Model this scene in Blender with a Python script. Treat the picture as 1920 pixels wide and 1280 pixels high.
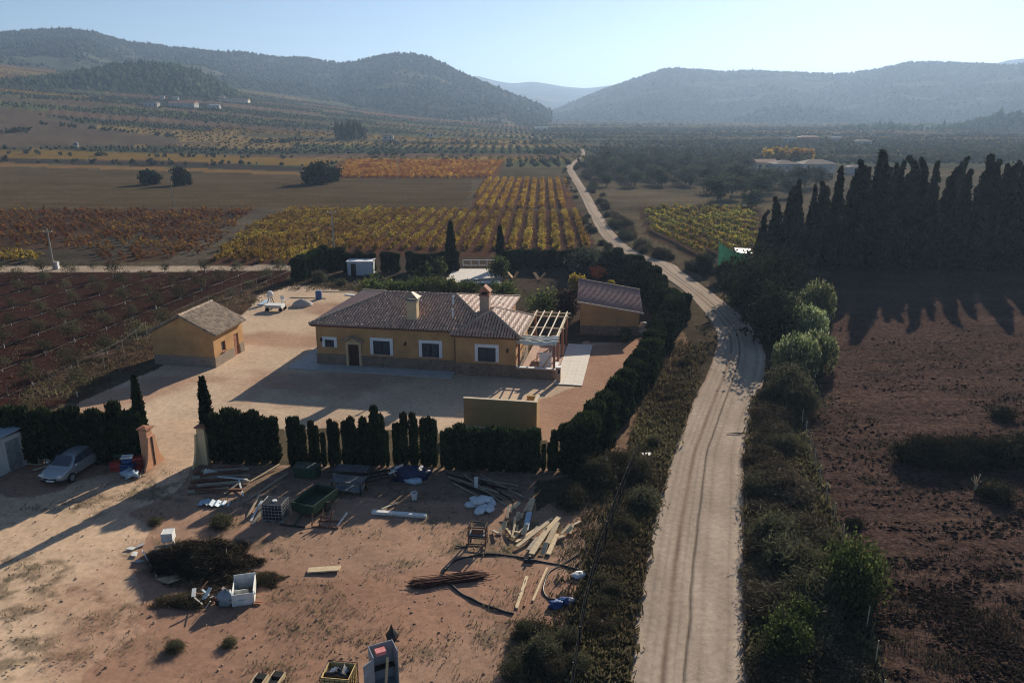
import bpy, math, random
import numpy as np
from mathutils import Vector, Matrix, Euler

scene = bpy.context.scene
for _o in list(bpy.data.objects):
    bpy.data.objects.remove(_o)

# ------------------------------------------------------------------ camera
FPX, CAMH, HORY = 1450.0, 22.0, 210.0            # focal length in photo pixels, flying height, horizon row
PITCH = math.atan((640 - HORY) / FPX)
cam_d = bpy.data.cameras.new('camera'); cam = bpy.data.objects.new('camera', cam_d)
scene.collection.objects.link(cam); scene.camera = cam
cam.location = (0, 0, CAMH); cam.rotation_euler = (math.pi / 2 - PITCH, 0, 0)
cam_d.sensor_width = 36; cam_d.lens = FPX / 1920 * 36
cam_d.clip_start = 0.5; cam_d.clip_end = 30000

# ------------------------------------------------------------------ light
SUN_AZ, SUN_EL = math.radians(25.5), math.radians(22.0)
SDIR = Vector((math.sin(SUN_AZ) * math.cos(SUN_EL), math.cos(SUN_AZ) * math.cos(SUN_EL), math.sin(SUN_EL)))
world = bpy.data.worlds.new('World'); scene.world = world; world.use_nodes = True
wn = world.node_tree.nodes; wl = world.node_tree.links
sky = wn.new('ShaderNodeTexSky'); sky.sky_type = 'NISHITA'; sky.sun_disc = False
sky.sun_elevation = SUN_EL; sky.sun_rotation = SUN_AZ
sky.altitude = 400; sky.air_density = 0.75; sky.dust_density = 0.28; sky.ozone_density = 3.0
bg = wn['Background']; wl.new(sky.outputs[0], bg.inputs[0]); bg.inputs[1].default_value = 0.056
sun_d = bpy.data.lights.new('sun', 'SUN'); sun = bpy.data.objects.new('sun', sun_d)
scene.collection.objects.link(sun); sun_d.energy = 5.0; sun_d.angle = math.radians(0.5)
sun_d.color = (1.0, 0.88, 0.72); sun.rotation_euler = SDIR.to_track_quat('Z', 'Y').to_euler()
sun.location = (60, 60, 120)
vs = scene.view_settings
vs.view_transform = 'Standard'; vs.look = 'None'; vs.gamma = 1.0; vs.use_curve_mapping = False
vs.exposure = 0.78
scene.cycles.max_bounces = 6; scene.cycles.diffuse_bounces = 2; scene.cycles.transmission_bounces = 3
scene.cycles.volume_bounces = 0; scene.cycles.transparent_max_bounces = 8
scene.cycles.use_denoising = True; scene.cycles.pixel_filter_type = 'BLACKMAN_HARRIS'; scene.cycles.filter_width = 1.05

# ------------------------------------------------------------------ helpers
RNG = np.random.default_rng(7); random.seed(7)
COL = scene.collection

def G(px, py, z=0.0):
    """ground point (height z) seen at photo pixel px,py"""
    u = (px - 960) / FPX; v = (640 - py) / FPX
    dy = math.cos(PITCH) + v * math.sin(PITCH); dz = -math.sin(PITCH) + v * math.cos(PITCH)
    t = (z - CAMH) / dz
    return (u * t, dy * t)

def HT(px, py, top):
    x, y = G(px, py); v = (640 - top) / FPX
    return CAMH + (-math.sin(PITCH) + v * math.cos(PITCH)) / (math.cos(PITCH) + v * math.sin(PITCH)) * y

def _hash(ix, iy, s):
    n = (ix * 374761393 + iy * 668265263 + s * 974634777) & 0xFFFFFFFF
    n = ((n ^ (n >> 13)) * 1274126177) & 0xFFFFFFFF
    return ((n ^ (n >> 16)) & 0xFFFF) / 65535.0

def vnoise(x, y, s=0):
    x = np.asarray(x, float); y = np.asarray(y, float)
    ix = np.floor(x).astype(np.int64); iy = np.floor(y).astype(np.int64)
    fx = x - ix; fy = y - iy
    fx = fx * fx * (3 - 2 * fx); fy = fy * fy * (3 - 2 * fy)
    a = _hash(ix, iy, s); b = _hash(ix + 1, iy, s); c = _hash(ix, iy + 1, s); d = _hash(ix + 1, iy + 1, s)
    return (a * (1 - fx) + b * fx) * (1 - fy) + (c * (1 - fx) + d * fx) * fy

def fbm(x, y, s=0, o=4):
    r = 0; a = .5; f = 1.0
    for k in range(o):
        r = r + a * vnoise(np.asarray(x) * f + 17.3 * k, np.asarray(y) * f - 9.1 * k, s + k); a *= .5; f *= 2.03
    return r / (1 - .5 ** o)

def sstep(a, b, x):
    t = np.clip((x - a) / (b - a), 0, 1); return t * t * (3 - 2 * t)

def inpoly(x, y, poly):
    x = np.asarray(x); y = np.asarray(y); c = np.zeros(x.shape, bool); n = len(poly)
    for i in range(n):
        x0, y0 = poly[i]; x1, y1 = poly[(i + 1) % n]
        if y0 == y1: continue
        k = ((y0 > y) != (y1 > y)) & (x < (x1 - x0) * (y - y0) / (y1 - y0) + x0)
        c ^= k
    return c

def gp(*pts): return [G(a, b) for a, b in pts]

AZS = np.radians([-60, -33.5, -19.4, -6, 2, 20, 60]); SLP = np.array([.10, .10, .066, .021, .004, .003, .008])
def height(x, y):
    """large terrain: flat near the farm, rising to the left side of the valley"""
    x = np.asarray(x, float); y = np.asarray(y, float)
    d = np.hypot(x, y); az = np.arctan2(x, np.maximum(y, 1e-3))
    s = np.interp(az, AZS, SLP)
    e = np.clip(d, 0, 1500) - 430
    ramp = np.where(e > 60, e - 30, np.where(e > 0, e * e / 120, 0))
    return s * ramp * (1 + .12 * (fbm(x / 160, y / 160, 3, 2) - .5))

def hz(x, y): return float(height(x, y))

# ------------------------------------------------------------------ materials
MATS = {}
def _nt(name):
    m = bpy.data.materials.new(name); m.use_nodes = True
    return m, m.node_tree.nodes, m.node_tree.links, m.node_tree.nodes['Principled BSDF']

def mat(name, col, rough=.85, var=.25, scale=3.0, bump=.0, bscale=None, metal=0., spec=.3, col2=None, streak=None, detail=5):
    """procedural paint / plaster / wood / metal: two tones mixed by noise, with fine relief"""
    if name in MATS: return MATS[name]
    m, n, l, p = _nt(name)
    tc = n.new('ShaderNodeTexCoord'); mp = n.new('ShaderNodeMapping'); l.new(tc.outputs['Object'], mp.inputs[0])
    if streak: mp.inputs['Scale'].default_value = streak
    nz = n.new('ShaderNodeTexNoise'); nz.inputs['Scale'].default_value = scale; nz.inputs['Detail'].default_value = detail
    nz.inputs['Roughness'].default_value = .62; l.new(mp.outputs[0], nz.inputs['Vector'])
    r = n.new('ShaderNodeValToRGB'); l.new(nz.outputs['Fac'], r.inputs[0])
    c2 = col2 or tuple(min(1, c * (1 + var)) for c in col)
    c1 = tuple(c * (1 - var) for c in col)
    r.color_ramp.elements[0].position = .32; r.color_ramp.elements[0].color = (*c1, 1)
    r.color_ramp.elements[1].position = .68; r.color_ramp.elements[1].color = (*c2, 1)
    l.new(r.outputs[0], p.inputs['Base Color'])
    p.inputs['Roughness'].default_value = rough; p.inputs['Metallic'].default_value = metal
    p.inputs['Specular IOR Level'].default_value = spec
    if bump:
        b = n.new('ShaderNodeBump'); b.inputs['Strength'].default_value = min(1, bump); b.inputs['Distance'].default_value = .03
        n2 = n.new('ShaderNodeTexNoise'); n2.inputs['Scale'].default_value = bscale or scale * 4; n2.inputs['Detail'].default_value = 4
        l.new(mp.outputs[0], n2.inputs['Vector']); l.new(n2.outputs['Fac'], b.inputs['Height']); l.new(b.outputs[0], p.inputs['Normal'])
    MATS[name] = m; return m

def leafmat(name, c1, c2, c3=None, trans=.35, rough=.7):
    """foliage: colour differs from leaf to leaf, light shines through"""
    if name in MATS: return MATS[name]
    m, n, l, p = _nt(name); n.remove(p)
    ge = n.new('ShaderNodeNewGeometry'); oi = n.new('ShaderNodeObjectInfo')
    r = n.new('ShaderNodeValToRGB'); l.new(ge.outputs['Random Per Island'], r.inputs[0])
    r.color_ramp.elements[0].color = (*c1, 1); r.color_ramp.elements[1].color = (*c2, 1)
    if c3:
        e = r.color_ramp.elements.new(.8); e.color = (*c2, 1); r.color_ramp.elements[-1].color = (*c3, 1)
    pn = n.new('ShaderNodeTexNoise'); pn.inputs['Scale'].default_value = .11; pn.inputs['Detail'].default_value = 5; l.new(ge.outputs['Position'], pn.inputs['Vector'])
    pm_ = n.new('ShaderNodeMapRange'); pm_.inputs[1].default_value = .35; pm_.inputs[2].default_value = .65; pm_.inputs[3].default_value = .62; pm_.inputs[4].default_value = 1.3; l.new(pn.outputs['Fac'], pm_.inputs[0])
    ps_ = n.new('ShaderNodeMapRange'); ps_.inputs[1].default_value = .3; ps_.inputs[2].default_value = .7; ps_.inputs[3].default_value = .475; ps_.inputs[4].default_value = .53; l.new(pn.outputs['Fac'], ps_.inputs[0])
    vm = n.new('ShaderNodeVectorMath'); vm.operation = 'SCALE'; l.new(r.outputs[0], vm.inputs[0]); l.new(pm_.outputs[0], vm.inputs['Scale'])
    mx = n.new('ShaderNodeHueSaturation'); l.new(vm.outputs[0], mx.inputs['Color']); l.new(ps_.outputs[0], mx.inputs['Hue'])
    ma = n.new('ShaderNodeMath'); ma.operation = 'MULTIPLY_ADD'; ma.inputs[1].default_value = .5; ma.inputs[2].default_value = .75
    l.new(oi.outputs['Random'], ma.inputs[0]); l.new(ma.outputs[0], mx.inputs['Value'])
    d = n.new('ShaderNodeBsdfDiffuse'); t = n.new('ShaderNodeBsdfTranslucent'); g = n.new('ShaderNodeBsdfGlossy')
    g.inputs['Roughness'].default_value = rough
    for s in (d, t): l.new(mx.outputs[0], s.inputs['Color'])
    g.inputs['Color'].default_value = (.5, .5, .45, 1)
    a = n.new('ShaderNodeMixShader'); a.inputs[0].default_value = trans; l.new(d.outputs[0], a.inputs[1]); l.new(t.outputs[0], a.inputs[2])
    b = n.new('ShaderNodeMixShader'); b.inputs[0].default_value = .015; l.new(a.outputs[0], b.inputs[1]); l.new(g.outputs[0], b.inputs[2])
    l.new(b.outputs[0], n['Material Output'].inputs['Surface'])
    MATS[name] = m; return m

def attrmat(name, scale=1.2, amp=.5, bump=.6, bdist=.06, fine=9.0, far=.0):
    """soil: base tone from the ground itself, mottled by noise at three sizes, with clods"""
    m, n, l, p = _nt(name)
    at = n.new('ShaderNodeAttribute'); at.attribute_name = 'tone'
    ge = n.new('ShaderNodeNewGeometry')
    def noise(s, det, ro=.6):
        z = n.new('ShaderNodeTexNoise'); z.inputs['Scale'].default_value = s; z.inputs['Detail'].default_value = det
        z.inputs['Roughness'].default_value = ro; l.new(ge.outputs['Position'], z.inputs['Vector']); return z
    a, b = noise(scale, 8, .68), noise(fine, 5, .6)
    mr = n.new('ShaderNodeMapRange'); l.new(a.outputs['Fac'], mr.inputs[0])
    mr.inputs[1].default_value = .3; mr.inputs[2].default_value = .7; mr.inputs[3].default_value = 1 - amp; mr.inputs[4].default_value = 1 + amp
    mr2 = n.new('ShaderNodeMapRange'); l.new(b.outputs['Fac'], mr2.inputs[0])
    mr2.inputs[1].default_value = .3; mr2.inputs[2].default_value = .7; mr2.inputs[3].default_value = 1 - amp * .7; mr2.inputs[4].default_value = 1 + amp * .7
    mu = n.new('ShaderNodeMath'); mu.operation = 'MULTIPLY'; l.new(mr.outputs[0], mu.inputs[0]); l.new(mr2.outputs[0], mu.inputs[1])
    vm = n.new('ShaderNodeVectorMath'); vm.operation = 'SCALE'; l.new(at.outputs['Color'], vm.inputs[0]); l.new(mu.outputs[0], vm.inputs['Scale'])
    l.new(vm.outputs[0], p.inputs['Base Color'])
    p.inputs['Roughness'].default_value = 1.0; p.inputs['Specular IOR Level'].default_value = 0.0
    ad = n.new('ShaderNodeMath'); ad.operation = 'MULTIPLY_ADD'; ad.inputs[1].default_value = .35
    l.new(b.outputs['Fac'], ad.inputs[0]); l.new(a.outputs['Fac'], ad.inputs[2])
    bu = n.new('ShaderNodeBump'); bu.inputs['Strength'].default_value = bump; bu.inputs['Distance'].default_value = bdist
    l.new(ad.outputs[0], bu.inputs['Height']); l.new(bu.outputs[0], p.inputs['Normal'])
    MATS[name] = m; return m

# ------------------------------------------------------------------ object helpers
def tag(o, label=None, cat=None, group=None, kind=None):
    if label: o['label'] = label
    if cat: o['category'] = cat
    if group: o['group'] = group
    if kind: o['kind'] = kind
    return o

def thing(name, label, cat, loc=(0, 0, 0), rz=0.0, group=None):
    o = bpy.data.objects.new(name, None); o.empty_display_size = .3; COL.objects.link(o)
    o.location = loc; o.rotation_euler = (0, 0, rz)
    return tag(o, label, cat, group)

def link(name, me, parent=None, loc=None, rz=0.0, scale=None):
    o = bpy.data.objects.new(name, me); COL.objects.link(o)
    if parent: o.parent = parent
    if loc is not None: o.location = loc
    if rz: o.rotation_euler = (0, 0, rz)
    if scale is not None: o.scale = scale if hasattr(scale, '__len__') else (scale,) * 3
    return o

def copy_tree(o, loc, rz=0.0, scale=None, label=None, group=None):
    c = o.copy(); COL.objects.link(c); c.location = loc; c.rotation_euler = (0, 0, rz)
    if scale is not None: c.scale = scale if hasattr(scale, '__len__') else (scale,) * 3
    if label: c['label'] = label
    if group: c['group'] = group
    for ch in o.children:
        d = ch.copy(); COL.objects.link(d); d.parent = c
        for g in ch.children:
            e = g.copy(); COL.objects.link(e); e.parent = d
    return c

def npmesh(name, V, F, material, smooth=False, tone=None):
    """mesh from arrays; F is (n,3) or (n,4)"""
    V = np.asarray(V, np.float32); F = np.asarray(F, np.int32); k = F.shape[1]
    me = bpy.data.meshes.new(name)
    me.vertices.add(len(V)); me.vertices.foreach_set('co', V.ravel())
    me.loops.add(F.size); me.loops.foreach_set('vertex_index', F.ravel())
    me.polygons.add(len(F)); me.polygons.foreach_set('loop_start', np.arange(0, F.size, k, dtype=np.int32))
    me.polygons.foreach_set('loop_total', np.full(len(F), k, np.int32))
    if smooth: me.polygons.foreach_set('use_smooth', np.ones(len(F), bool))
    me.materials.append(material)
    if tone is not None:
        a = me.attributes.new('tone', 'FLOAT_COLOR', 'POINT')
        c = np.ones((len(V), 4), np.float32); c[:, :3] = tone; a.data.foreach_set('color', c.ravel())
    me.update(calc_edges=True); return me

class MB:
    """collects boxes, bars, tubes and prisms into one mesh"""
    def __init__(s): s.v = []; s.f = []
    def add(s, vs, fs):
        k = len(s.v); s.v += [tuple(v) for v in vs]; s.f += [tuple(i + k for i in f) for f in fs]; return s
    def box(s, x0, x1, y0, y1, z0, z1):
        return s.add([(x0, y0, z0), (x1, y0, z0), (x1, y1, z0), (x0, y1, z0), (x0, y0, z1), (x1, y0, z1), (x1, y1, z1), (x0, y1, z1)],
                     [(0, 3, 2, 1), (4, 5, 6, 7), (0, 1, 5, 4), (1, 2, 6, 5), (2, 3, 7, 6), (3, 0, 4, 7)])
    def bar(s, a, b, w, h=None, up=(0, 0, 1)):
        h = h or w; a = Vector(a); b = Vector(b); d = (b - a).normalized(); u = Vector(up)
        r = d.cross(u)
        if r.length < 1e-4: r = d.cross(Vector((0, 1, 0)))
        r.normalize(); u = r.cross(d).normalized(); r *= w / 2; u *= h / 2
        vs = [a - r - u, a + r - u, a + r + u, a - r + u, b - r - u, b + r - u, b + r + u, b - r + u]
        return s.add(vs, [(0, 1, 2, 3), (7, 6, 5, 4), (0, 4, 5, 1), (1, 5, 6, 2), (2, 6, 7, 3), (3, 7, 4, 0)])
    def tube(s, pts, r, n=8, caps=True):
        pts = [Vector(p) for p in pts]; k = len(pts); rs = r if hasattr(r, '__len__') else [r] * k
        base = len(s.v); up = Vector((0, 0, 1))
        for i, p in enumerate(pts):
            d = (pts[min(i + 1, k - 1)] - pts[max(i - 1, 0)]).normalized()
            a = d.cross(up)
            if a.length < 1e-3: a = d.cross(Vector((0, 1, 0)))
            a.normalize(); b = a.cross(d)
            for j in range(n):
                t = 2 * math.pi * j / n; s.v.append(tuple(p + (a * math.cos(t) + b * math.sin(t)) * rs[i]))
        for i in range(k - 1):
            for j in range(n):
                s.f.append((base + i * n + j, base + i * n + (j + 1) % n, base + (i + 1) * n + (j + 1) % n, base + (i + 1) * n + j))
        if caps:
            s.f.append(tuple(base + j for j in range(n))[::-1]); s.f.append(tuple(base + (k - 1) * n + j for j in range(n)))
        return s
    def prism(s, poly, h0, h1, axis='z'):
        """poly of 2D points extruded along an axis"""
        n = len(poly)
        if axis == 'z': f = lambda p, h: (p[0], p[1], h)
        elif axis == 'y': f = lambda p, h: (p[0], h, p[1])
        else: f = lambda p, h: (h, p[0], p[1])
        vs = [f(p, h0) for p in poly] + [f(p, h1) for p in poly]
        fs = [tuple(range(n))[::-1], tuple(range(n, 2 * n))] + [(i, (i + 1) % n, n + (i + 1) % n, n + i) for i in range(n)]
        return s.add(vs, fs)
    def lathe(s, prof, n=16, c=(0, 0, 0)):
        b = len(s.v)
        for r, z in prof:
            for j in range(n):
                t = 2 * math.pi * j / n; s.v.append((c[0] + r * math.cos(t), c[1] + r * math.sin(t), c[2] + z))
        for i in range(len(prof) - 1):
            for j in range(n): s.f.append((b + i * n + j, b + i * n + (j + 1) % n, b + (i + 1) * n + (j + 1) % n, b + (i + 1) * n + j))
        s.f.append(tuple(b + j for j in range(n))[::-1]); s.f.append(tuple(b + (len(prof) - 1) * n + j for j in range(n)))
        return s
    def build(s, name, material, parent=None, loc=None, rz=0.0, smooth=False, bevel=0.0, fix=True):
        me = bpy.data.meshes.new(name); me.from_pydata(s.v, [], s.f); me.materials.append(material)
        if fix:
            import bmesh
            bm = bmesh.new(); bm.from_mesh(me); bmesh.ops.recalc_face_normals(bm, faces=bm.faces); bm.to_mesh(me); bm.free()
        if smooth:
            me.polygons.foreach_set('use_smooth', [True] * len(me.polygons))
        me.update(); o = link(name, me, parent, loc, rz)
        if bevel:
            b = o.modifiers.new('bevel', 'BEVEL'); b.width = bevel; b.segments = 2; b.limit_method = 'ANGLE'; b.angle_limit = .6
        return o

def leafquads(C, size, rng, long=1.0, dirv=None, jit=.6):
    """diamond leaves at centres C; dirv gives their long axis (jittered)"""
    n = len(C); a = rng.normal(size=(n, 3))
    if dirv is not None: a = np.asarray(dirv) + a * jit
    a /= np.linalg.norm(a, axis=1, keepdims=True) + 1e-9
    b = np.cross(a, rng.normal(size=(n, 3))); b /= np.linalg.norm(b, axis=1, keepdims=True) + 1e-9
    s = (np.asarray(size) * np.ones(n))[:, None]
    V = np.stack([C + a * s * long, C + b * s, C - a * s * long, C - b * s], 1).reshape(-1, 3)
    return V, np.arange(4 * n).reshape(n, 4)

def cat(parts):
    V = []; F = []; k = 0
    for v, f in parts: V.append(v); F.append(np.asarray(f) + k); k += len(v)
    return np.concatenate(V), np.concatenate(F)

def blob(rx, ry, rz, rng, seg=10, ring=7, rough=.25):
    """uneven closed lump (quads), used for cores of dense crowns"""
    th = np.linspace(0, 2 * np.pi, seg, endpoint=False); ph = np.linspace(.05, np.pi - .05, ring)
    T, Pp = np.meshgrid(th, ph); r = 1 + rough * rng.normal(size=T.shape) * .5
    V = np.stack([rx * r * np.sin(Pp) * np.cos(T), ry * r * np.sin(Pp) * np.sin(T), rz * r * np.cos(Pp)], -1).reshape(-1, 3)
    F = [(i * seg + j, i * seg + (j + 1) % seg, (i + 1) * seg + (j + 1) % seg, (i + 1) * seg + j) for i in range(ring - 1) for j in range(seg)]
    return V, np.array(F)
# ------------------------------------------------------------------ terrain
def G3(px, py):
    """photo pixel to a point on the terrain"""
    u = (px - 960) / FPX; v = (640 - py) / FPX
    dy = math.cos(PITCH) + v * math.sin(PITCH); dz = -math.sin(PITCH) + v * math.cos(PITCH)
    t = np.geomspace(15, 9000, 2500); z = CAMH + dz * t; k = np.nonzero(z < height(u * t, dy * t))[0]
    i = k[0] if len(k) else len(t) - 1
    return (u * t[i], dy * t[i])
def gp3(*pts): return [G3(a, b) for a, b in pts]

ROAD = [(1400, 1160, 1412), (1280, 1172, 1404), (1166, 1184, 1400), (1077, 1202, 1398), (971, 1223, 1398), (866, 1255, 1396), (810, 1276, 1404), (760, 1297, 1416),
        (716, 1318, 1431), (669, 1338, 1436), (635, 1345, 1424), (608, 1336, 1408), (575, 1312, 1371), (544, 1280, 1330), (520, 1247, 1295), (505, 1228, 1275),
        (495, 1213, 1262), (480, 1182, 1212), (465, 1152, 1183), (450, 1134, 1165), (430, 1119, 1147), (410, 1109, 1133), (390, 1099, 1120), (370, 1090, 1109),
        (350, 1080, 1096), (335, 1071, 1086), (322, 1064, 1078), (314, 1062, 1074), (308, 1067, 1077), (300, 1078, 1086), (292, 1088, 1095), (286, 1091, 1097), (280, 1088, 1094)]
RL = np.array([G(l, y) for y, l, r in ROAD]); RR = np.array([G(r, y) for y, l, r in ROAD])
ROADPOLY = [tuple(p) for p in RL] + [tuple(p) for p in RR[::-1]]

# zone: name, polygon in photo pixels, soil tone, edge raggedness (m)
ZONES = [
 ('ground', gp3((-900, 388), (-900, 316), (0, 313), (560, 328), (885, 337), (872, 396), (545, 391), (0, 390)), (.082, .060, .034), 1.5),
 ('ground', gp3((-900, 276), (0, 279), (330, 288), (640, 299), (600, 313), (300, 300), (0, 294), (-900, 290)), (.165, .105, .030), .6),
 ('ground', gp3((-900, 291), (0, 295), (300, 302), (590, 314), (560, 322), (300, 313), (0, 305), (-900, 300)), (.040, .034, .028), .6),
 ('ground', gp3((-900, 301), (0, 306), (300, 314), (620, 325), (615, 330), (300, 320), (0, 312), (-900, 306)), (.175, .105, .045), .4),
 ('vineyard_soil', gp3((-900, 392), (482, 392), (385, 482), (190, 497), (130, 472), (0, 470), (-900, 470)), (.066, .042, .028), 1.0),
 ('ground', gp3((-900, 468), (140, 468), (250, 430), (300, 445), (190, 497), (-900, 500)), (.056, .047, .036), 1.2),
 ('vineyard_soil', gp3((372, 497), (465, 420), (540, 390), (1088, 395), (1116, 470), (1080, 482), (540, 500)), (.075, .040, .027), .6),
 ('vineyard_soil', gp3((880, 393), (905, 335), (1062, 335), (1082, 393)), (.095, .050, .033), .5),
 ('vineyard_soil', gp3((600, 336), (640, 300), (948, 302), (930, 336)), (.11, .055, .028), .5),
 ('vineyard_soil', gp3((1195, 390), (1430, 388), (1440, 470), (1310, 490), (1215, 445)), (.060, .040, .027), 1.0),
 ('ground', gp3((480, 392), (540, 391), (370, 500), (290, 500)), (.085, .070, .052), .6),
 ('ground', gp3((-900, 500), (0, 500), (540, 497), (548, 507), (0, 512), (-900, 514)), (.34, .27, .20), .25),
 ('orchard_soil', gp3((-900, 513), (0, 511), (545, 508), (540, 545), (500, 560), (455, 585), (300, 660), (130, 750), (-60, 860), (-900, 880)), (.040, .020, .016), .8),
 ('orchard_soil', gp3((540, 530), (500, 560), (455, 585), (300, 660), (150, 745), (30, 752), (140, 670), (320, 590), (440, 540)), (.095, .060, .040), 1.5),
 ('ground', gp3((545, 520), (640, 480), (1160, 485), (1215, 520), (1260, 590), (1215, 650), (1095, 640), (700, 600), (500, 570)), (.060, .047, .036), .7),
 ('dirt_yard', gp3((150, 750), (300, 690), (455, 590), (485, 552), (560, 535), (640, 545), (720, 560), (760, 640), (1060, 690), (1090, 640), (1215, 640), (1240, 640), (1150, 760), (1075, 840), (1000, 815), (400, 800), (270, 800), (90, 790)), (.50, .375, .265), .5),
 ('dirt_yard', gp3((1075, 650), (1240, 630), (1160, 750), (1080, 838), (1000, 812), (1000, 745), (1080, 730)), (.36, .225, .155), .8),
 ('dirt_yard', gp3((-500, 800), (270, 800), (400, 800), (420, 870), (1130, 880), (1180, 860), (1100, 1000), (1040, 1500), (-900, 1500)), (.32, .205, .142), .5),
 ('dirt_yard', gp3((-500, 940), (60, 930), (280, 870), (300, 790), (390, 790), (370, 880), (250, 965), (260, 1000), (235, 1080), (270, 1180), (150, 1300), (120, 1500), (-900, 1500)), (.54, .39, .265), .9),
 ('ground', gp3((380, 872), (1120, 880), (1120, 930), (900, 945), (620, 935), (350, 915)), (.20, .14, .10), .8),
 ('ground', gp3((1280, 600), (1345, 640), (1330, 720), (1265, 840), (1215, 990), (1180, 1200), (1165, 1500), (1000, 1500), (1070, 1150), (1130, 960), (1060, 930), (1000, 960), (1010, 900), (1110, 880), (1200, 760), (1260, 660)), (.062, .050, .034), .6),
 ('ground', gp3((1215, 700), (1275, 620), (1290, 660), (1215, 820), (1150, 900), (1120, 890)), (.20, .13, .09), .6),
 ('ploughed_field', gp3((1540, 560), (1560, 500), (2900, 500), (3000, 1500), (1680, 1500), (1600, 1150), (1520, 830), (1510, 760), (1555, 700)), (.070, .045, .037), .7),
 ('ground', gp3((1400, 1500), (1404, 1280), (1397, 900), (1418, 755), (1436, 670), (1410, 600), (1290, 500), (1330, 470), (1420, 500), (1560, 520), (1555, 700), (1505, 770), (1560, 950), (1650, 1280), (1690, 1500)), (.042, .035, .025), .5),
]
SLOPE = gp3((-900, 190), (0, 204), (60, 213), (170, 235), (330, 262), (420, 272), (300, 274), (0, 278), (-900, 285))

def ground_tone(x, y):
    d = np.hypot(x, y); az = np.arctan2(x, y)
    wx = x + 1.2 * (fbm(x * .35, y * .35, 11, 3) - .5) * 4; wy = y + 1.2 * (fbm(x * .35, y * .35, 23, 3) - .5) * 4
    tone = np.empty(x.shape + (3,)); zone = np.zeros(x.shape, int)
    g = fbm(x * .06, y * .06, 5, 4)[..., None]
    tone[:] = np.array((.088, .070, .046)) * (.6 + .8 * g)
    # patchwork of far fields
    rx = x * .996 + y * .08; ry = y * .996 - x * .08 + 30 * (fbm(x / 300, y / 300, 40, 2) - .5)
    jy = np.floor(ry / 36).astype(np.int64); jx = np.floor((rx + 400 * _hash(jy, jy * 0 + 3, 9)) / 260).astype(np.int64)
    h = _hash(jx, jy, 77)
    pal = np.array([(.055, .062, .028), (.085, .055, .036), (.14, .092, .030), (.038, .042, .026), (.070, .060, .034), (.165, .115, .048), (.062, .072, .028), (.115, .062, .030)])
    pc = pal[np.minimum((h * 8).astype(int), 7)] * 1.3
    right = sstep(0.02, .10, az)[..., None]
    pc = pc * (1 - right) + (pc * .45 + np.array((.058, .058, .036)) * .55) * right
    row = (.82 + .36 * (np.abs(np.mod(rx / 9.0, 1) - .5) * 2))[..., None]
    m = sstep(300, 380, d)[..., None]
    tone = tone * (1 - m) + pc * row * (.75 + .5 * g) * m
    far = sstep(1100, 1700, d)[..., None]; tone = tone * (1 - far) + np.array((.060, .054, .036)) * far
    k = inpoly(x, y, SLOPE); tone[k] = np.array((.100, .074, .052)) * (.85 + .3 * g[k])
    ln = (.72 + .56 * fbm(x / 90, ry / 3.2, 44, 3))[..., None]; tone = np.where((d > 330)[..., None] & (d < 1500)[..., None], tone * ln, tone)
    names = ['ground', 'dirt_yard', 'vineyard_soil', 'orchard_soil', 'ploughed_field']
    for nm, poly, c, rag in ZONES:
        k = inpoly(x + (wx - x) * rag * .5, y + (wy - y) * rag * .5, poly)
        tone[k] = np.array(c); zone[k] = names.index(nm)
    fm = ((d > 125) & (d < 330) & (zone == 0))[..., None]; tone = np.where(fm, tone * (.62 + .76 * fbm(x / 26, y / 2.6, 46, 4))[..., None], tone)
    # stains and wear of the yards: dry weed patches, wheel-worn paler earth, red clay
    yd = zone == 1
    w = fbm(x * .33, y * .5, 61, 4); r = fbm(x * .12, y * .16, 71, 4); pz = fbm(x * 1.7, y * 2.1, 91, 3)
    wk = (sstep(.53, .66, w) * sstep(.40, .62, pz) * .75)[..., None] * (yd & (y < 44))[..., None]
    tone = tone * (1 - wk) + np.array((.15, .12, .08)) * wk
    rk = (sstep(.48, .70, r) * .65)[..., None] * yd[..., None]
    tone = tone * (1 - rk) + np.array((.30, .170, .115)) * rk
    fk = zone == 4
    s = fbm(x * .10, y * .55, 33, 4); t2 = fbm(x * .5, y * 1.5, 35, 3)
    q = (sstep(.50, .66, s) * sstep(.4, .6, t2) * .65)[..., None] * fk[..., None]
    tone = tone * (1 - q) + np.array((.045, .036, .030)) * q
    q = (sstep(.52, .7, fbm(x * .07, y * .9, 37, 3)) * .4)[..., None] * fk[..., None]
    tone = tone * (1 - q) + np.array((.10, .066, .050)) * q
    va = (.80 + .40 * fbm(x * .22, y * .22, 81, 4))[..., None]
    return np.clip(tone * va, 0, 1), zone

def relief(x, y, zone):
    near = sstep(260, 120, np.hypot(x, y))
    r = .10 * (fbm(x * .9, y * .9, 50, 4) - .5) + .16 * (fbm(x * .18, y * .18, 55, 2) - .5)
    f = .16 * (fbm(x * .25 + 3, y * 1.6, 57, 3) - .5)
    r = np.where(zone == 4, r + f, np.where(zone == 1, r * .6, r))
    k = inpoly(x, y, ROADPOLY)
    return r * near - .16 * k

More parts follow.
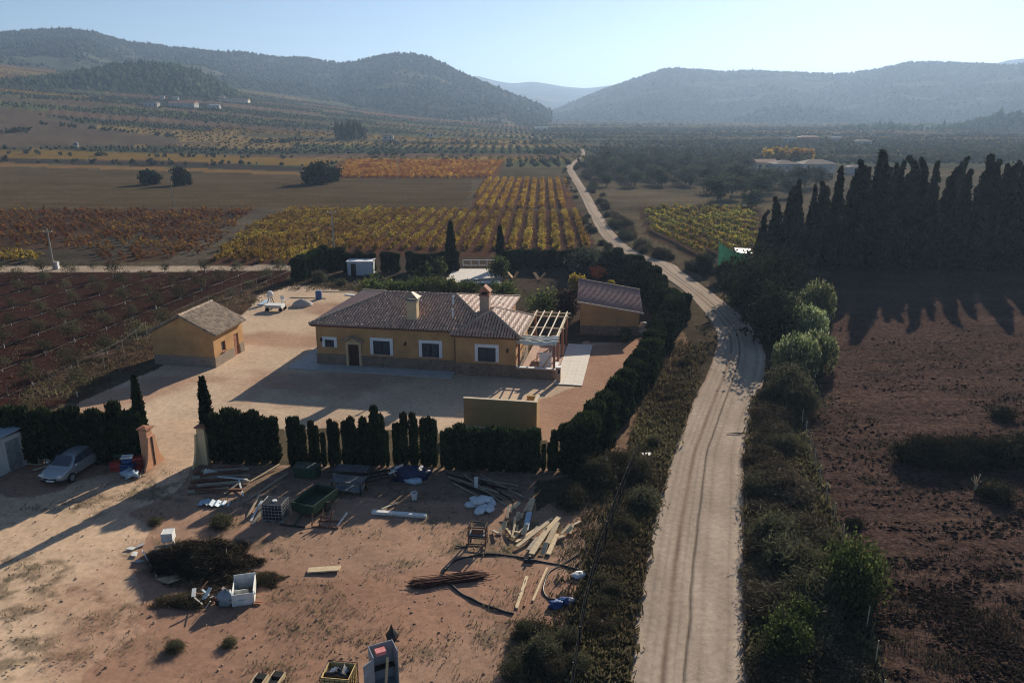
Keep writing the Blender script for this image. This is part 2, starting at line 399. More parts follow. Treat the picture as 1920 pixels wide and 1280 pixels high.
rows = np.concatenate([np.linspace(1480, 300, 420), np.linspace(297.5, 212.2, 44)])
cols = np.concatenate([np.linspace(-2600, -260, 50), np.linspace(-250, 2170, 800), np.linspace(2185, 4400, 50)])
PX, PY = np.meshgrid(cols, rows)
v_ = (640 - PY) / FPX; dy_ = math.cos(PITCH) + v_ * math.sin(PITCH); dz_ = -math.sin(PITCH) + v_ * math.cos(PITCH)
t_ = -CAMH / dz_; GX = (PX - 960) / FPX * t_; GY = dy_ * t_
GX = np.clip(GX, -9000, 9000)
TONE, ZONE = ground_tone(GX, GY)
GZ = height(GX, GY) + relief(GX, GY, ZONE)
V = np.stack([GX, GY, GZ], -1).reshape(-1, 3); nr, nc = PX.shape
idx = np.arange(nr * nc).reshape(nr, nc)
F = np.stack([idx[:-1, :-1], idx[:-1, 1:], idx[1:, 1:], idx[1:, :-1]], -1).reshape(-1, 4)
zf = ZONE[:-1, :-1].reshape(-1); tn = TONE.reshape(-1, 3)
soil = attrmat('soil', 1.4, .40, .8, .05, 13.0); yardm = attrmat('yard_dirt', 2.6, .20, .55, .03, 19.0)
clod = attrmat('clods', 2.2, .65, 1.0, .16, 7.0)
for zi, nm in enumerate(['ground', 'dirt_yard', 'vineyard_soil', 'orchard_soil', 'ploughed_field']):
    f = F[zf == zi]; u, inv = np.unique(f, return_inverse=True)
    me = npmesh(nm, V[u], inv.reshape(f.shape), clod if zi >= 3 else (yardm if zi == 1 else soil), True, tn[u])
    tag(link(nm, me), kind='structure')

# ------------------------------------------------------------------ dirt road with wheel ruts and the crack down its middle
def resample(A, n):
    A = np.asarray(A, float); t = np.concatenate([[0], np.cumsum(np.hypot(*np.diff(A, axis=0).T))])
    P0 = np.vstack([2 * A[0] - A[1], A, 2 * A[-1] - A[-2]])
    s = np.linspace(0, len(A) - 1 - 1e-6, n); i = s.astype(int); f = (s - i)[:, None]
    a, b, c, d = P0[i], P0[i + 1], P0[i + 2], P0[i + 3]
    return .5 * (2 * b + (c - a) * f + (2 * a - 5 * b + 4 * c - d) * f ** 2 + (3 * b - a - 3 * c + d) * f ** 3)
NA, NC = 640, 73
L_, R_ = resample(RL, NA), resample(RR, NA)
cc = np.linspace(-.03, 1.03, NC)
X = L_[:, :1] * (1 - cc) + R_[:, :1] * cc; Y = L_[:, 1:] * (1 - cc) + R_[:, 1:] * cc
C2 = np.broadcast_to(cc, X.shape); rag = .05 * (fbm(X * .9, Y * .9, 4, 3) - .5)
ed = np.minimum(C2 + rag, 1 - C2 + rag)
Z = height(X, Y) + .012 - .30 * sstep(.012, -.03, ed) + .03 * (fbm(X * .5, Y * .5, 6, 3) - .5)
al = np.broadcast_to(np.linspace(0, 1, NA)[:, None], X.shape); wob = .06 * (fbm(al * 30, al * 0, 8, 3) - .5)
crack = np.exp(-((C2 - .485 - wob) / .013) ** 2) * (al < .66); rut = np.exp(-((C2 - .31 - wob * .7) / .028) ** 2); rut2 = np.exp(-((C2 - .72 + wob) / .06) ** 2)
Z = Z - .05 * crack - .03 * rut - .02 * rut2
base = np.array((.37, .30, .235)); n1 = fbm(X * .8, Y * .22, 14, 4)[..., None]
T = base * (.78 + .44 * n1)
T = T * (1 - .72 * crack[..., None]); T = T * (1 - .55 * rut[..., None] * (.4 + 1.2 * n1)) + np.array((.13, .07, .045)) * .45 * rut[..., None]
for c_, w_, a_ in ((.14, .02, .16), (.22, .012, .14), (.40, .012, .18), (.60, .02, .14), (.83, .015, .16), (.90, .02, -.14)): T = T * (1 - a_ * np.exp(-((C2 - c_ - wob * .8) / w_) ** 2) * (.3 + 1.4 * fbm(al * 60 + c_ * 50, C2 * 3, 19, 2)))[..., None]
T = T * (1 + .10 * rut2[..., None])
edg = sstep(.07, .0, ed)[..., None]; T = T * (1 - edg * .55) + np.array((.27, .17, .12)) * edg * .55
idx = np.arange(X.size).reshape(X.shape)
F = np.stack([idx[:-1, :-1], idx[:-1, 1:], idx[1:, 1:], idx[1:, :-1]], -1).reshape(-1, 4)
gravel = attrmat('gravel', 3.0, .20, .7, .03, 22.0)
tag(link('dirt_road', npmesh('dirt_road', np.stack([X, Y, Z], -1).reshape(-1, 3), F, gravel, True, T.reshape(-1, 3))), kind='structure')

# ------------------------------------------------------------------ hills
scrub = attrmat('hill_scrub', .035, .45, .0, .1, .16)
def octa(P, S, rng):
    """small uneven lumps, one per far tree"""
    n = len(P); o = np.array([(1, 0, 0), (0, 1, 0), (-1, 0, 0), (0, -1, 0), (0, 0, 1), (0, 0, -1)], float)
    V = o[None] * (1 + .35 * rng.normal(size=(n, 6, 1))) * np.asarray(S)[:, None, :] + P[:, None, :]
    f = np.array([(0, 1, 4), (1, 2, 4), (2, 3, 4), (3, 0, 4), (1, 0, 5), (2, 1, 5), (3, 2, 5), (0, 3, 5)])
    return V.reshape(-1, 3), (f[None] + 6 * np.arange(n)[:, None, None]).reshape(-1, 3)

HILLTREES = []; KNOLLTREES = []
def hill(pts, dist, depth, back, seed, green, ntree, tsize=(3.2, 3.6), spur=1.0, soilk=1.0, dens=.5, nrow=70):
    """a ridge: crest heights by compass bearing, spurs and gullies running down to the plain"""
    px = np.array([p[0] for p in pts], float); py = np.array([p[1] for p in pts], float)
    c = np.linspace(px[0], px[-1], int((px[-1] - px[0]) / 5) + 2); ry = np.interp(c, px, py)
    k = np.ones(5) / 5; ry = np.convolve(np.pad(ry, 2, 'edge'), k, 'valid')
    u = (c - 960) / FPX; v = (640 - ry) / FPX; hy = math.cos(PITCH) + v * math.sin(PITCH)
    az = np.arctan2(u, hy)
    D = np.interp(c, px, dist if hasattr(dist, '__len__') else [dist] * len(px))
    zr = CAMH + D * (-math.sin(PITCH) + v * math.cos(PITCH)) / np.hypot(u, hy)
    t = np.concatenate([np.linspace(0, 1, nrow), np.linspace(1.06, 2, 12)])
    T, A = np.meshgrid(t, az, indexing='ij'); Dm = D[None] * np.ones_like(T); Zr = zr[None] * np.ones_like(T)
    rr = np.where(T <= 1, Dm - depth * (1 - T), Dm + back * (T - 1))
    sp = fbm(A * 16 + 5 * seed, rr / 900, seed, 4) - .5
    X = np.sin(A) * rr; Y = np.cos(A) * rr
    zf = height(X, Y) - 3
    prof = np.clip(T, 0, 1) ** (1.15 + spur * .9 * sp); prof = np.where(T > 1, 1 - (T - 1) ** 1.3, prof)
    Z = zf + (Zr - zf) * prof + spur * 26 * (fbm(X / 120, Y / 120, seed + 9, 4) - .5) * np.clip(T, 0, 1) * np.clip(1 - T, 0, 1) * 4 * .6
    idx = np.arange(X.size).reshape(X.shape)
    F = np.stack([idx[:-1, :-1], idx[:-1, 1:], idx[1:, 1:], idx[1:, :-1]], -1).reshape(-1, 4)
    veg = fbm(X / 70, Y / 70, seed + 2, 4)[..., None]; cov = sstep(.62 - green * .4, .80 - green * .4, veg)
    gul = sstep(.1, -.25, sp)[..., None]
    tone = soilk * np.array((.058, .050, .034)) * (.8 + .4 * fbm(X / 260, Y / 260, seed + 4, 3)[..., None])
    tone = tone * (1 - cov * .75) + np.array((.034, .040, .024)) * cov * .75
    tone = tone * (1 - .6 * gul) + np.array((.03, .035, .022)) * .6 * gul
    bare = sstep(.54, .66, fbm(X / 190, Y / 110, seed + 6, 4))[..., None]; tone = tone * (1 + 1.1 * bare * (1 if green < .85 else 0))
    o = tag(link('hill', npmesh('hill', np.stack([X, Y, Z], -1).reshape(-1, 3), F, scrub, True, tone.reshape(-1, 3))), kind='structure')
    if ntree:
        rng = np.random.default_rng(seed)
        i = rng.random(ntree * 4) ** .8 * (nrow - 1); j = rng.random(ntree * 4) * (len(az) - 1)
        sky_ = rng.random(len(i)) < .10; i = np.where(sky_, nrow - 1 - rng.random(len(i)) * 1.2, i)
        i0 = np.minimum(i.astype(int), nrow - 2); j0 = j.astype(int); fi = i - i0; fj = j - j0
        def bi(M): return (M[i0, j0] * (1 - fi) + M[i0 + 1, j0] * fi) * (1 - fj) + (M[i0, np.minimum(j0 + 1, len(az) - 1)] * (1 - fi) + M[i0 + 1, np.minimum(j0 + 1, len(az) - 1)] * fi) * fj
        x, y, z = bi(X), bi(Y), bi(Z)
        keep = (fbm(x / 70, y / 70, seed + 2, 4) + .25 * rng.normal(size=len(x)) > .75 - dens * .5) | (sky_ & (rng.random(len(x)) < .55))
        if green < .85: keep &= (fbm(x / 190, y / 110, seed + 6, 4) + .05 * rng.normal(size=len(x)) < .60) | sky_
        x, y, z = x[keep][:ntree], y[keep][:ntree], z[keep][:ntree]
        s = (tsize[0] + (tsize[1] - tsize[0]) * rng.random(len(x))) * (.7 + .6 * rng.random(len(x)))
        (KNOLLTREES if green > .85 else HILLTREES).append((np.stack([x, y, z + s * .5], -1), np.stack([s * .8, s * .8, s], -1)))
    return o
LW = [(-900, 110), (-300, 92), (-100, 74), (0, 64), (60, 59), (125, 56), (180, 64), (230, 79), (300, 87), (400, 99), (450, 99), (530, 110), (580, 110), (640, 122), (655, 120), (700, 109), (745, 101), (790, 105), (820, 114), (860, 137), (900, 154), (950, 174), (1000, 194), (1035, 212)]
hill(LW, [2050] * 9 + [2000] * 5 + [1900, 1850, 1800, 1780, 1760, 1740, 1700, 1680, 1650, 1620], 640, 700, 3, .55, 16000, (2.0, 4.0), 1.3, dens=.72)
hill([(-900, 178), (-300, 160), (0, 166), (60, 155), (150, 139), (220, 125), (300, 122), (340, 127), (380, 142), (420, 162), (455, 184), (490, 200)], 1130, 150, 200, 8, .9, 5200, (2.2, 4.2), .6, dens=1.2, nrow=40)
hill([(760, 170), (860, 150), (890, 141), (930, 152), (960, 157), (1000, 153), (1060, 163), (1100, 166), (1150, 160), (1200, 146), (1320, 150)], 5000, 2200, 900, 12, .6, 0, spur=.8)
hill([(1020, 214), (1060, 198), (1100, 181), (1150, 162), (1200, 145), (1250, 128), (1300, 131), (1350, 135), (1400, 133), (1450, 135), (1520, 138), (1580, 140), (1640, 132), (1690, 120), (1740, 116), (1800, 119), (1850, 120), (1880, 124), (1930, 120), (2000, 122), (2300, 128), (2800, 130)], 2500, 820, 900, 15, .75, 14000, (2.0, 3.8), 1.0, .55, dens=.95)
hill([(1180, 160), (1240, 142), (1290, 131), (1320, 129), (1350, 134), (1450, 150), (1600, 160), (1750, 150), (1830, 130), (1890, 113), (1930, 109), (2100, 106), (2500, 120)], 4300, 900, 900, 18, .6, 0, spur=.7)
hill([(1560, 262), (1600, 252), (1640, 247), (1700, 247), (1760, 245), (1800, 242), (1830, 233), (1870, 223), (1920, 217), (2000, 210), (2300, 205), (2600, 215)], 1150, 130, 180, 21, .9, 2600, (3.0, 5.2), .5, dens=1.2, nrow=36)
hill([(1380, 224), (1430, 206), (1480, 200), (1540, 206), (1600, 216), (1660, 224)], 1750, 160, 200, 24, .8, 700, (3.0, 5.0), .5, dens=1.1, nrow=30)
pine = leafmat('pine_needles', (.022, .032, .018), (.060, .072, .036), trans=.12)
_v, _f = cat([octa(p, s, RNG) for p, s in HILLTREES])
tag(link('hillside_pines', npmesh('hillside_pines', _v, _f, pine)), 'dark pines dotted over the slopes and crests of the distant hills', 'forest', kind='stuff')

_v, _f = cat([octa(p, s, RNG) for p, s in KNOLLTREES])
tag(link('knoll_pines', npmesh('knoll_pines', _v, _f, leafmat('knoll_pine_needles', (.028, .045, .018), (.075, .098, .036), trans=.15))), 'greener pine wood covering the nearer low knolls', 'forest', kind='stuff')

# ------------------------------------------------------------------ haze over the valley
hb = MB().box(-9800, 9800, -300, 9900, -8, 420)
hm = bpy.data.materials.new('haze'); hm.use_nodes = True
for n_ in list(hm.node_tree.nodes):
    if n_.type == 'BSDF_PRINCIPLED': hm.node_tree.nodes.remove(n_)
pv = hm.node_tree.nodes.new('ShaderNodeVolumePrincipled')
pv.inputs['Color'].default_value = (.48, .69, 1.0, 1); pv.inputs['Density'].default_value = 2.1e-4; pv.inputs['Anisotropy'].default_value = .35
hm.node_tree.links.new(pv.outputs[0], hm.node_tree.nodes['Material Output'].inputs['Volume'])
tag(hb.build('haze', hm), 'pale blue autumn haze filling the whole valley', 'haze', kind='stuff')
# ------------------------------------------------------------------ building materials
ochre = mat('ochre_render', (.48, .27, .112), .9, .20, .7, .25, 30)
ochre2 = mat('pale_ochre_render', (.60, .45, .26), .9, .12, 1.3, .25, 30)
white = mat('white_paint', (.74, .74, .72), .8, .06, 4)
lime = mat('pale_mortar', (.38, .28, .21), .9, .22, 6, .3)
darkwood = mat('dark_wood', (.055, .022, .014), .6, .3, 8, .2, streak=(6, 6, 1))
redwood = mat('red_brown_wood', (.27, .115, .065), .7, .3, 7, .2, streak=(6, 6, 1))
palewood = mat('weathered_wood', (.50, .40, .27), .8, .3, 5, .3, streak=(1, 6, 6))
concrete = mat('concrete', (.36, .345, .32), .9, .22, 2.5, .3)
terracotta = mat('terracotta', (.32, .145, .085), .85, .35, 3.0, .3)
tilemat = mat('roof_tile_clay', (.50, .285, .195), .50, .35, 2.2, 0, 40, spec=.6)
oldtile = mat('weathered_roof_tile', (.33, .235, .155), .6, .55, 2.6, .4, 40)
iron = mat('dark_iron', (.03, .03, .032), .5, .3, 6, metal=.6)
steel = mat('galvanised_steel', (.42, .44, .46), .45, .25, 4, metal=.7)
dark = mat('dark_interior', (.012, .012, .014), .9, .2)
paving = mat('pale_paving', (.62, .57, .50), .85, .10, 2, .15)
purplesheet = mat('red_brown_sheet_roof', (.25, .165, .15), .9, .22, 1.2, spec=.05)
canvas = mat('cream_canvas', (.66, .63, .54), .9, .15, 3, .3)
m, n, l, p = _nt('window_glass'); p.inputs['Base Color'].default_value = (.045, .055, .07, 1); p.inputs['Roughness'].default_value = .12; p.inputs['Specular IOR Level'].default_value = .8
glass = MATS['window_glass'] = m
def stonemat(name, c1, c2, scale):
    m, n, l, p = _nt(name); tc = n.new('ShaderNodeTexCoord')
    vo = n.new('ShaderNodeTexVoronoi'); vo.inputs['Scale'].default_value = scale; l.new(tc.outputs['Object'], vo.inputs['Vector'])
    ve = n.new('ShaderNodeTexVoronoi'); ve.feature = 'DISTANCE_TO_EDGE'; ve.inputs['Scale'].default_value = scale; l.new(tc.outputs['Object'], ve.inputs['Vector'])
    r = n.new('ShaderNodeValToRGB'); l.new(vo.outputs['Color'], r.inputs[0]); r.color_ramp.elements[0].color = (*c1, 1); r.color_ramp.elements[1].color = (*c2, 1)
    mr = n.new('ShaderNodeMapRange'); mr.inputs[2].default_value = .08; l.new(ve.outputs['Distance'], mr.inputs[0])
    mx = n.new('ShaderNodeMixRGB'); mx.inputs[1].default_value = (.30, .24, .18, 1); l.new(mr.outputs[0], mx.inputs[0]); l.new(r.outputs[0], mx.inputs[2])
    b = n.new('ShaderNodeBump'); b.inputs['Distance'].default_value = .03; l.new(mr.outputs[0], b.inputs['Height']); l.new(b.outputs[0], p.inputs['Normal'])
    l.new(mx.outputs[0], p.inputs['Base Color']); p.inputs['Roughness'].default_value = .9; MATS[name] = m; return m
stone = stonemat('rubble_stone', (.13, .09, .062), (.28, .20, .135), 3.2)

def wall_open(mb, x0, x1, z0, z1, opens, y0, y1):
    """a wall along x (thickness y0..y1) with rectangular openings (xa, xb, za, zb)"""
    xs = sorted({x0, x1, *[o[0] for o in opens], *[o[1] for o in opens]})
    for a, b in zip(xs[:-1], xs[1:]):
        hit = [o for o in opens if o[0] <= a + 1e-6 and o[1] >= b - 1e-6]
        if not hit: mb.box(a, b, y0, y1, z0, z1)
        else:
            o = hit[0]
            if o[2] > z0: mb.box(a, b, y0, y1, z0, o[2])
            if o[3] < z1: mb.box(a, b, y0, y1, o[3], z1)
    return mb

def tiles(o, u, v, poly, rng, pw=.27, ph=.46, r=.108, lift=.032):
    """rows of barrel tiles over a roof plane; poly in (along eave, up slope)"""
    o, u, v = (np.array(a, float) for a in (o, u, v)); u /= np.linalg.norm(u); v /= np.linalg.norm(v); n = np.cross(u, v)
    us = [p[0] for p in poly]; V = []; F = []
    ang = np.linspace(0, np.pi, 6); c = min(us) + pw / 2
    while c < max(us):
        vs_ = []
        for (a, b), (c2, d) in zip(poly, poly[1:] + poly[:1]):
            if (a > c) != (c2 > c): vs_.append(b + (d - b) * (c - a) / (c2 - a))
        if len(vs_) >= 2:
            lo, hi = min(vs_), max(vs_); w = lo - .03
            while w < hi - .1:
                e = min(w + ph + .05, hi + .02); du, dl, sk = rng.normal() * .008, rng.random() * .005, rng.normal() * .01
                ra = r * (1 + .05 * rng.normal())
                P0 = o + (c + du + sk) * u + w * v; P1 = o + (c + du) * u + e * v
                A0 = P0 + np.outer(np.cos(ang) * ra, u) + np.outer(np.sin(ang) * ra * .95 + lift + dl, n)
                A1 = P1 + np.outer(np.cos(ang) * ra * .93, u) + np.outer(np.sin(ang) * ra * .89 + max(.008, lift - .018), n)
                k = len(V) * 12; V.append(np.vstack([A0, A1]))
                F += [(k + i, k + i + 1, k + 7 + i, k + 6 + i) for i in range(5)]; F += [(k, k + 5, k + 4, k + 1), (k + 1, k + 4, k + 3, k + 2)]
                w += ph
        c += pw
    return np.concatenate(V), np.array(F)

def ridge_caps(mb, a, b, r=.13, step=.42):
    a = Vector(a); b = Vector(b); d = b - a; n = max(1, int(d.length / step))
    for i in range(n):
        p = a + d * (i / n); q = a + d * ((i + 1.08) / n)
        mb.tube([p + Vector((0, 0, .03)), q], [r * 1.08, r * .92], 8)

def window(parent, x, y, z0, z1, w, sur, top=True, side='y-'):
    """window in a front wall: white raised surround, dark frame, two panes, sill"""
    wdw = MB()
    wdw.box(x - w / 2, x - w / 2 + .06, y + .08, y + .14, z0, z1).box(x + w / 2 - .06, x + w / 2, y + .08, y + .14, z0, z1)
    wdw.box(x - w / 2 + .06, x + w / 2 - .06, y + .08, y + .14, z0, z0 + .06).box(x - w / 2 + .06, x + w / 2 - .06, y + .08, y + .14, z1 - .06, z1).box(x - .045, x + .045, y + .075, y + .145, z0 + .06, z1 - .06)
    o = wdw.build('window', iron, parent)
    MB().box(x - w / 2 - sur, x - w / 2, y - .05, y + .03, z0 - .02, z1 + sur).box(x + w / 2, x + w / 2 + sur, y - .05, y + .03, z0 - .02, z1 + sur).box(x - w / 2, x + w / 2, y - .05, y + .03, z1, z1 + sur).build('surround', white, o)
    MB().box(x - w / 2 + .06, x - .045, y + .10, y + .115, z0 + .06, z1 - .06).build('pane', glass, o)
    MB().box(x + .045, x + w / 2 - .06, y + .10, y + .115, z0 + .06, z1 - .06).build('pane', glass, o)
    MB().box(x - w / 2 - .03, x + w / 2 + .03, y - .07, y + .10, z0 - .07, z0 - .022).build('sill', concrete, o)
    return o

# ------------------------------------------------------------------ the farmhouse
HA = math.radians(-9.94); HO = (-17.62, 66.82)
def hl(x, y, z=0):   # house frame to world
    return (HO[0] + x * math.cos(HA) - y * math.sin(HA), HO[1] + x * math.sin(HA) + y * math.cos(HA), z)
house = thing('farmhouse', 'long ochre farmhouse with stone plinth, white window surrounds and clay tile hipped roof', 'house', (HO[0], HO[1], 0), HA)
w0, dr, w1, w2 = (.82, 1.68, 1.75, 2.42), (3.0, 4.0, 0, 2.08), (5.35, 6.9, 1.3, 2.55), (9.85, 11.4, 1.3, 2.55)
wm = MB(); wall_open(wm, 0, 13.2, 0, 3.85, [w0, dr, w1, w2], 0, .3)
wm.box(0, .3, .3, 12.9, 0, 3.85).box(.3, 16, 12.6, 12.9, 0, 3.85).box(15.7, 16, .3, 12.6, 0, 3.85).box(13.2, 15.7, 0.002, .3, 0, 3.85)
wm.build('wall', ochre, house)
ww = MB(); wW = (15.0, 16.55, 1.35, 2.6); wall_open(ww, 13.0, 18.3, 0, 3.64, [wW], -.5, -.2)
ww.box(18.0, 18.3, -.2, 6.2, 0, 3.64).box(13.0, 13.3, -.2, -.003, 0, 3.64).box(16.002, 18.0, 5.9, 6.2, 0, 3.64)
ww.build('wall', ochre, house)
pl = MB(); pl.box(-.04, 2.78, -.06, -.002, 0, 1.08).box(4.22, 12.95, -.06, -.002, 0, 1.08); pl.box(12.95, 18.36, -.56, -.503, 0, 1.12).box(-.06, -.002, -.06, 9.6, 0, 1.08).box(18.303, 18.36, -.50, 6.2, 0, 1.12)
pl.build('stone_plinth', stone, house)
MB().box(.35, 15.65, .35, .40, .1, 3.7).box(13.35, 17.95, .002, .05, .1, 3.6).build('dark_room_sheet', dark, house)  # near-black sheets behind the windows paint the darkness of the unlit rooms
window(house, (w0[0] + w0[1]) / 2, 0, w0[2], w0[3], w0[1] - w0[0], .27)
window(house, (w1[0] + w1[1]) / 2, 0, w1[2], w1[3], w1[1] - w1[0], .28)
window(house, (w2[0] + w2[1]) / 2, 0, w2[2], w2[3], w2[1] - w2[0], .28)
window(house, (wW[0] + wW[1]) / 2, -.5, wW[2], wW[3], wW[1] - wW[0], .28)
d = MB().box(3.08, 3.92, .10, .15, .06, 2.0).box(3.2, 3.8, .085, .10, .3, .95).box(3.2, 3.8, .085, .10, 1.1, 1.85).build('door', darkwood, house)
MB().tube([(3.8, .07, 1.02), (3.8, .02, 1.02)], .03, 6).build('handle', steel, d)
MB().box(2.78, 3.0, -.12, .02, 0, 2.1).box(4.0, 4.22, -.12, .02, 0, 2.1).box(2.78, 4.22, -.12, .02, 2.102, 2.32).prism([(2.78, 2.322), (4.22, 2.322), (3.5, 2.72)], -.12, .0, 'y').build('door_surround', ochre2, house)
cn = MB().bar((2.55, -.42, 2.36), (3.52, -.42, 2.92), .9, .07, (0, 0, 1))
cn = MB()
for s in (-1, 1): cn.add([(3.5, -.62, 2.86), (3.5 + s * .98, -.62, 2.36), (3.5 + s * .98, 0.0, 2.36), (3.5, 0.0, 2.86), (3.5, -.62, 2.93), (3.5 + s * .98, -.62, 2.43), (3.5 + s * .98, 0.0, 2.43), (3.5, 0.0, 2.93)],
                        [(0, 3, 2, 1), (4, 5, 6, 7), (0, 1, 5, 4), (1, 2, 6, 5), (2, 3, 7, 6), (3, 0, 4, 7)])
cp = cn.build('door_canopy', oldtile, house)
_rg = np.random.default_rng(5); _vv = []
for s in (-1, 1):
    _vv.append(tiles((3.5 + s * .98, -.62 if s > 0 else 0, 2.40), (0, s, 0), (-s * .98, 0, .5), [(0, 0), (.62, 0), (.62, 1.08), (0, 1.08)], _rg, .21, .3, .08, .05))
link('canopy_tiles', npmesh('canopy_tiles', *cat(_vv), oldtile), cp)['kind'] = 'stuff'
for lx, ly in ((.52, -.003), (8.35, -.003), (17.6, -.503)):
    la = MB().box(lx - .06, lx + .06, ly - .05, ly, 2.35, 2.6).tube([(lx, ly - .04, 2.55), (lx, ly - .18, 2.62), (lx, ly - .18, 2.5)], .02, 6).build('wall_lamp', iron, house)
    MB().lathe([(.05, 0), (.09, .12), (.10, .2), (.03, .27)], 8, (lx, ly - .18, 2.25)).build('lantern', iron, la)
MB().bar((12.82, -.06, .2), (12.82, -.06, 3.7), .09).build('downpipe', terracotta, house)
# roofs
E, W_, N_, S_, ZE, SL = -.4, 16.4, 13.3, -.4, 3.86, .235
yc = (N_ + S_) / 2; run = yc - S_; zr = ZE + run * SL; HX = 5.0; HS = run * SL / HX; xl, xr = E + HX, W_ - HX
def deck(mb, pts, t=.09):
    k = len(pts); mb.add([(a, b, c) for a, b, c in pts] + [(a, b, c - t) for a, b, c in pts], [tuple(range(k)), tuple(range(k, 2 * k))[::-1]] + [(i, (i + 1) % k, k + (i + 1) % k, k + i) for i in range(k)])
rf = MB(); c0, c1, c2, c3 = (E, S_, ZE), (W_, S_, ZE), (W_, N_, ZE), (E, N_, ZE); a0, a1 = (xl, yc, zr), (xr, yc, zr)
rf.add([c0, c1, c2, c3, a0, a1, (E, S_, ZE - .09), (W_, S_, ZE - .09), (W_, N_, ZE - .09), (E, N_, ZE - .09)],
       [(0, 1, 5, 4), (1, 2, 5), (2, 3, 4, 5), (3, 0, 4), (0, 6, 7, 1), (1, 7, 8, 2), (2, 8, 9, 3), (3, 9, 6, 0), (6, 9, 8, 7)])
roof = rf.build('roof', mat('dark_tile_gap_deck', (.10, .055, .04), .9, .3, 3), house)  # deck darkened so the shade between the tiles is in its colour
k_ = math.hypot(1, SL); sv = run * k_; sh_ = HX * math.hypot(1, HS); rg = np.random.default_rng(9)
tl = [tiles(c0, (1, 0, 0), (0, 1, SL), [(0, 0), (W_ - E, 0), (W_ - E - HX, sv), (HX, sv)], rg),
      tiles(c1, (0, 1, 0), (-1, 0, HS), [(0, 0), (N_ - S_, 0), (run, sh_)], rg),
      tiles(c2, (-1, 0, 0), (0, -1, SL), [(0, 0), (W_ - E, 0), (W_ - E - HX, sv), (HX, sv)], rg),
      tiles(c3, (0, -1, 0), (1, 0, HS), [(0, 0), (N_ - S_, 0), (run, sh_)], rg)]
link('roof_tiles', npmesh('roof_tiles', *cat(tl), tilemat), roof)['kind'] = 'stuff'
rc = MB(); ridge_caps(rc, a0, a1)
for q, a in ((c0, a0), (c3, a0), (c1, a1), (c2, a1)): ridge_caps(rc, (q[0], q[1], q[2] + .08), (a[0], a[1], a[2] + .04))
rc.build('ridge_tiles', lime, roof)['kind'] = 'stuff'
# pavilion roof over the right end
E2, W2, S2, N2, Z2, SL2 = 12.65, 18.75, -.9, 6.6, 3.65, .46
xc = (E2 + W2) / 2; run2 = xc - E2; z2 = Z2 + run2 * SL2
q0, q1, q2, q3 = (E2, S2, Z2), (W2, S2, Z2), (W2, N2, Z2), (E2, N2, Z2); b0, b1 = (xc, S2 + run2, z2), (xc, N2 - run2, z2)
rf = MB().add([q0, q1, q2, q3, b0, b1] + [(a, b, c - .09) for a, b, c in (q0, q1, q2, q3)], [(0, 1, 4), (1, 2, 5, 4), (2, 3, 5), (3, 0, 4, 5), (0, 6, 7, 1), (1, 7, 8, 2), (2, 8, 9, 3), (3, 9, 6, 0), (6, 9, 8, 7)])
roof2 = rf.build('roof', MATS['dark_tile_gap_deck'], house)
s2 = run2 * math.hypot(1, SL2)
tl = [tiles(q0, (1, 0, 0), (0, 1, SL2), [(0, 0), (W2 - E2, 0), (run2, s2)], rg), tiles(q1, (0, 1, 0), (-1, 0, SL2), [(0, 0), (N2 - S2, 0), (N2 - S2 - run2, s2), (run2, s2)], rg),
      tiles(q2, (-1, 0, 0), (0, -1, SL2), [(0, 0), (W2 - E2, 0), (run2, s2)], rg), tiles(q3, (0, -1, 0), (1, 0, SL2), [(0, 0), (N2 - S2, 0), (N2 - S2 - run2, s2), (run2, s2)], rg)]
link('roof_tiles', npmesh('roof_tiles', *cat(tl), tilemat), roof2)['kind'] = 'stuff'
rc = MB(); ridge_caps(rc, b0, b1)
for q, a in ((q0, b0), (q1, b0), (q2, b1), (q3, b1)): ridge_caps(rc, (q[0], q[1], q[2] + .08), (a[0], a[1], a[2] + .04))
rc.build('ridge_tiles', lime, roof2)['kind'] = 'stuff'
# chimneys
ch = MB().box(8.2, 9.1, 1.15, 1.95, 3.9, 5.95).build('chimney', ochre2, house)
MB().box(8.1, 9.2, 1.05, 2.05, 5.952, 6.04).build('chimney_cap', concrete, ch)
MB().add([(8.0, .95, 6.25), (9.3, .95, 6.25), (9.3, 2.15, 6.25), (8.0, 2.15, 6.25), (8.65, 1.35, 6.75), (8.65, 1.75, 6.75)], [(0, 1, 4), (1, 2, 5, 4), (2, 3, 5), (3, 0, 4, 5), (0, 3, 2, 1)]).box(8.12, 8.24, 1.07, 1.19, 6.04, 6.25).box(9.06, 9.18, 1.07, 1.19, 6.04, 6.25).box(8.12, 8.24, 1.91, 2.03, 6.04, 6.25).box(9.06, 9.18, 1.91, 2.03, 6.04, 6.25).build('chimney_hood', oldtile, ch)
ch = MB().box(14.35, 15.2, 3.3, 4.1, 4.0, 6.2).build('chimney', lime, house); ch['label'] = 'brick coloured chimney with gabled hood'
hd = MB().box(14.28, 15.27, 3.23, 4.17, 6.202, 6.30).box(14.35, 14.5, 3.3, 4.1, 6.302, 6.62).box(15.05, 15.2, 3.3, 4.1, 6.302, 6.62)
hd.prism([(14.2, 6.6), (15.35, 6.6), (14.775, 7.15)], 3.2, 4.2, 'y').build('chimney_hood', terracotta, ch)
MB().box(14.5, 15.05, 3.55, 3.85, 6.302, 6.6).build('dark_hood_block', dark, ch)  # near-black block in the hood opening, its shade put into the colour
MB().tube([(12.3, 1.6, 4.6), (12.3, 1.6, 5.35)], .07, 8).build('vent_pipe', white, house)
MB().tube([(11.9, 3.4, 5.3), (11.9, 3.4, 5.95)], .08, 8).lathe([(.13, 0), (.15, .1), (.02, .2)], 8, (11.9, 3.4, 5.95)).build('vent_pipe', white, house)
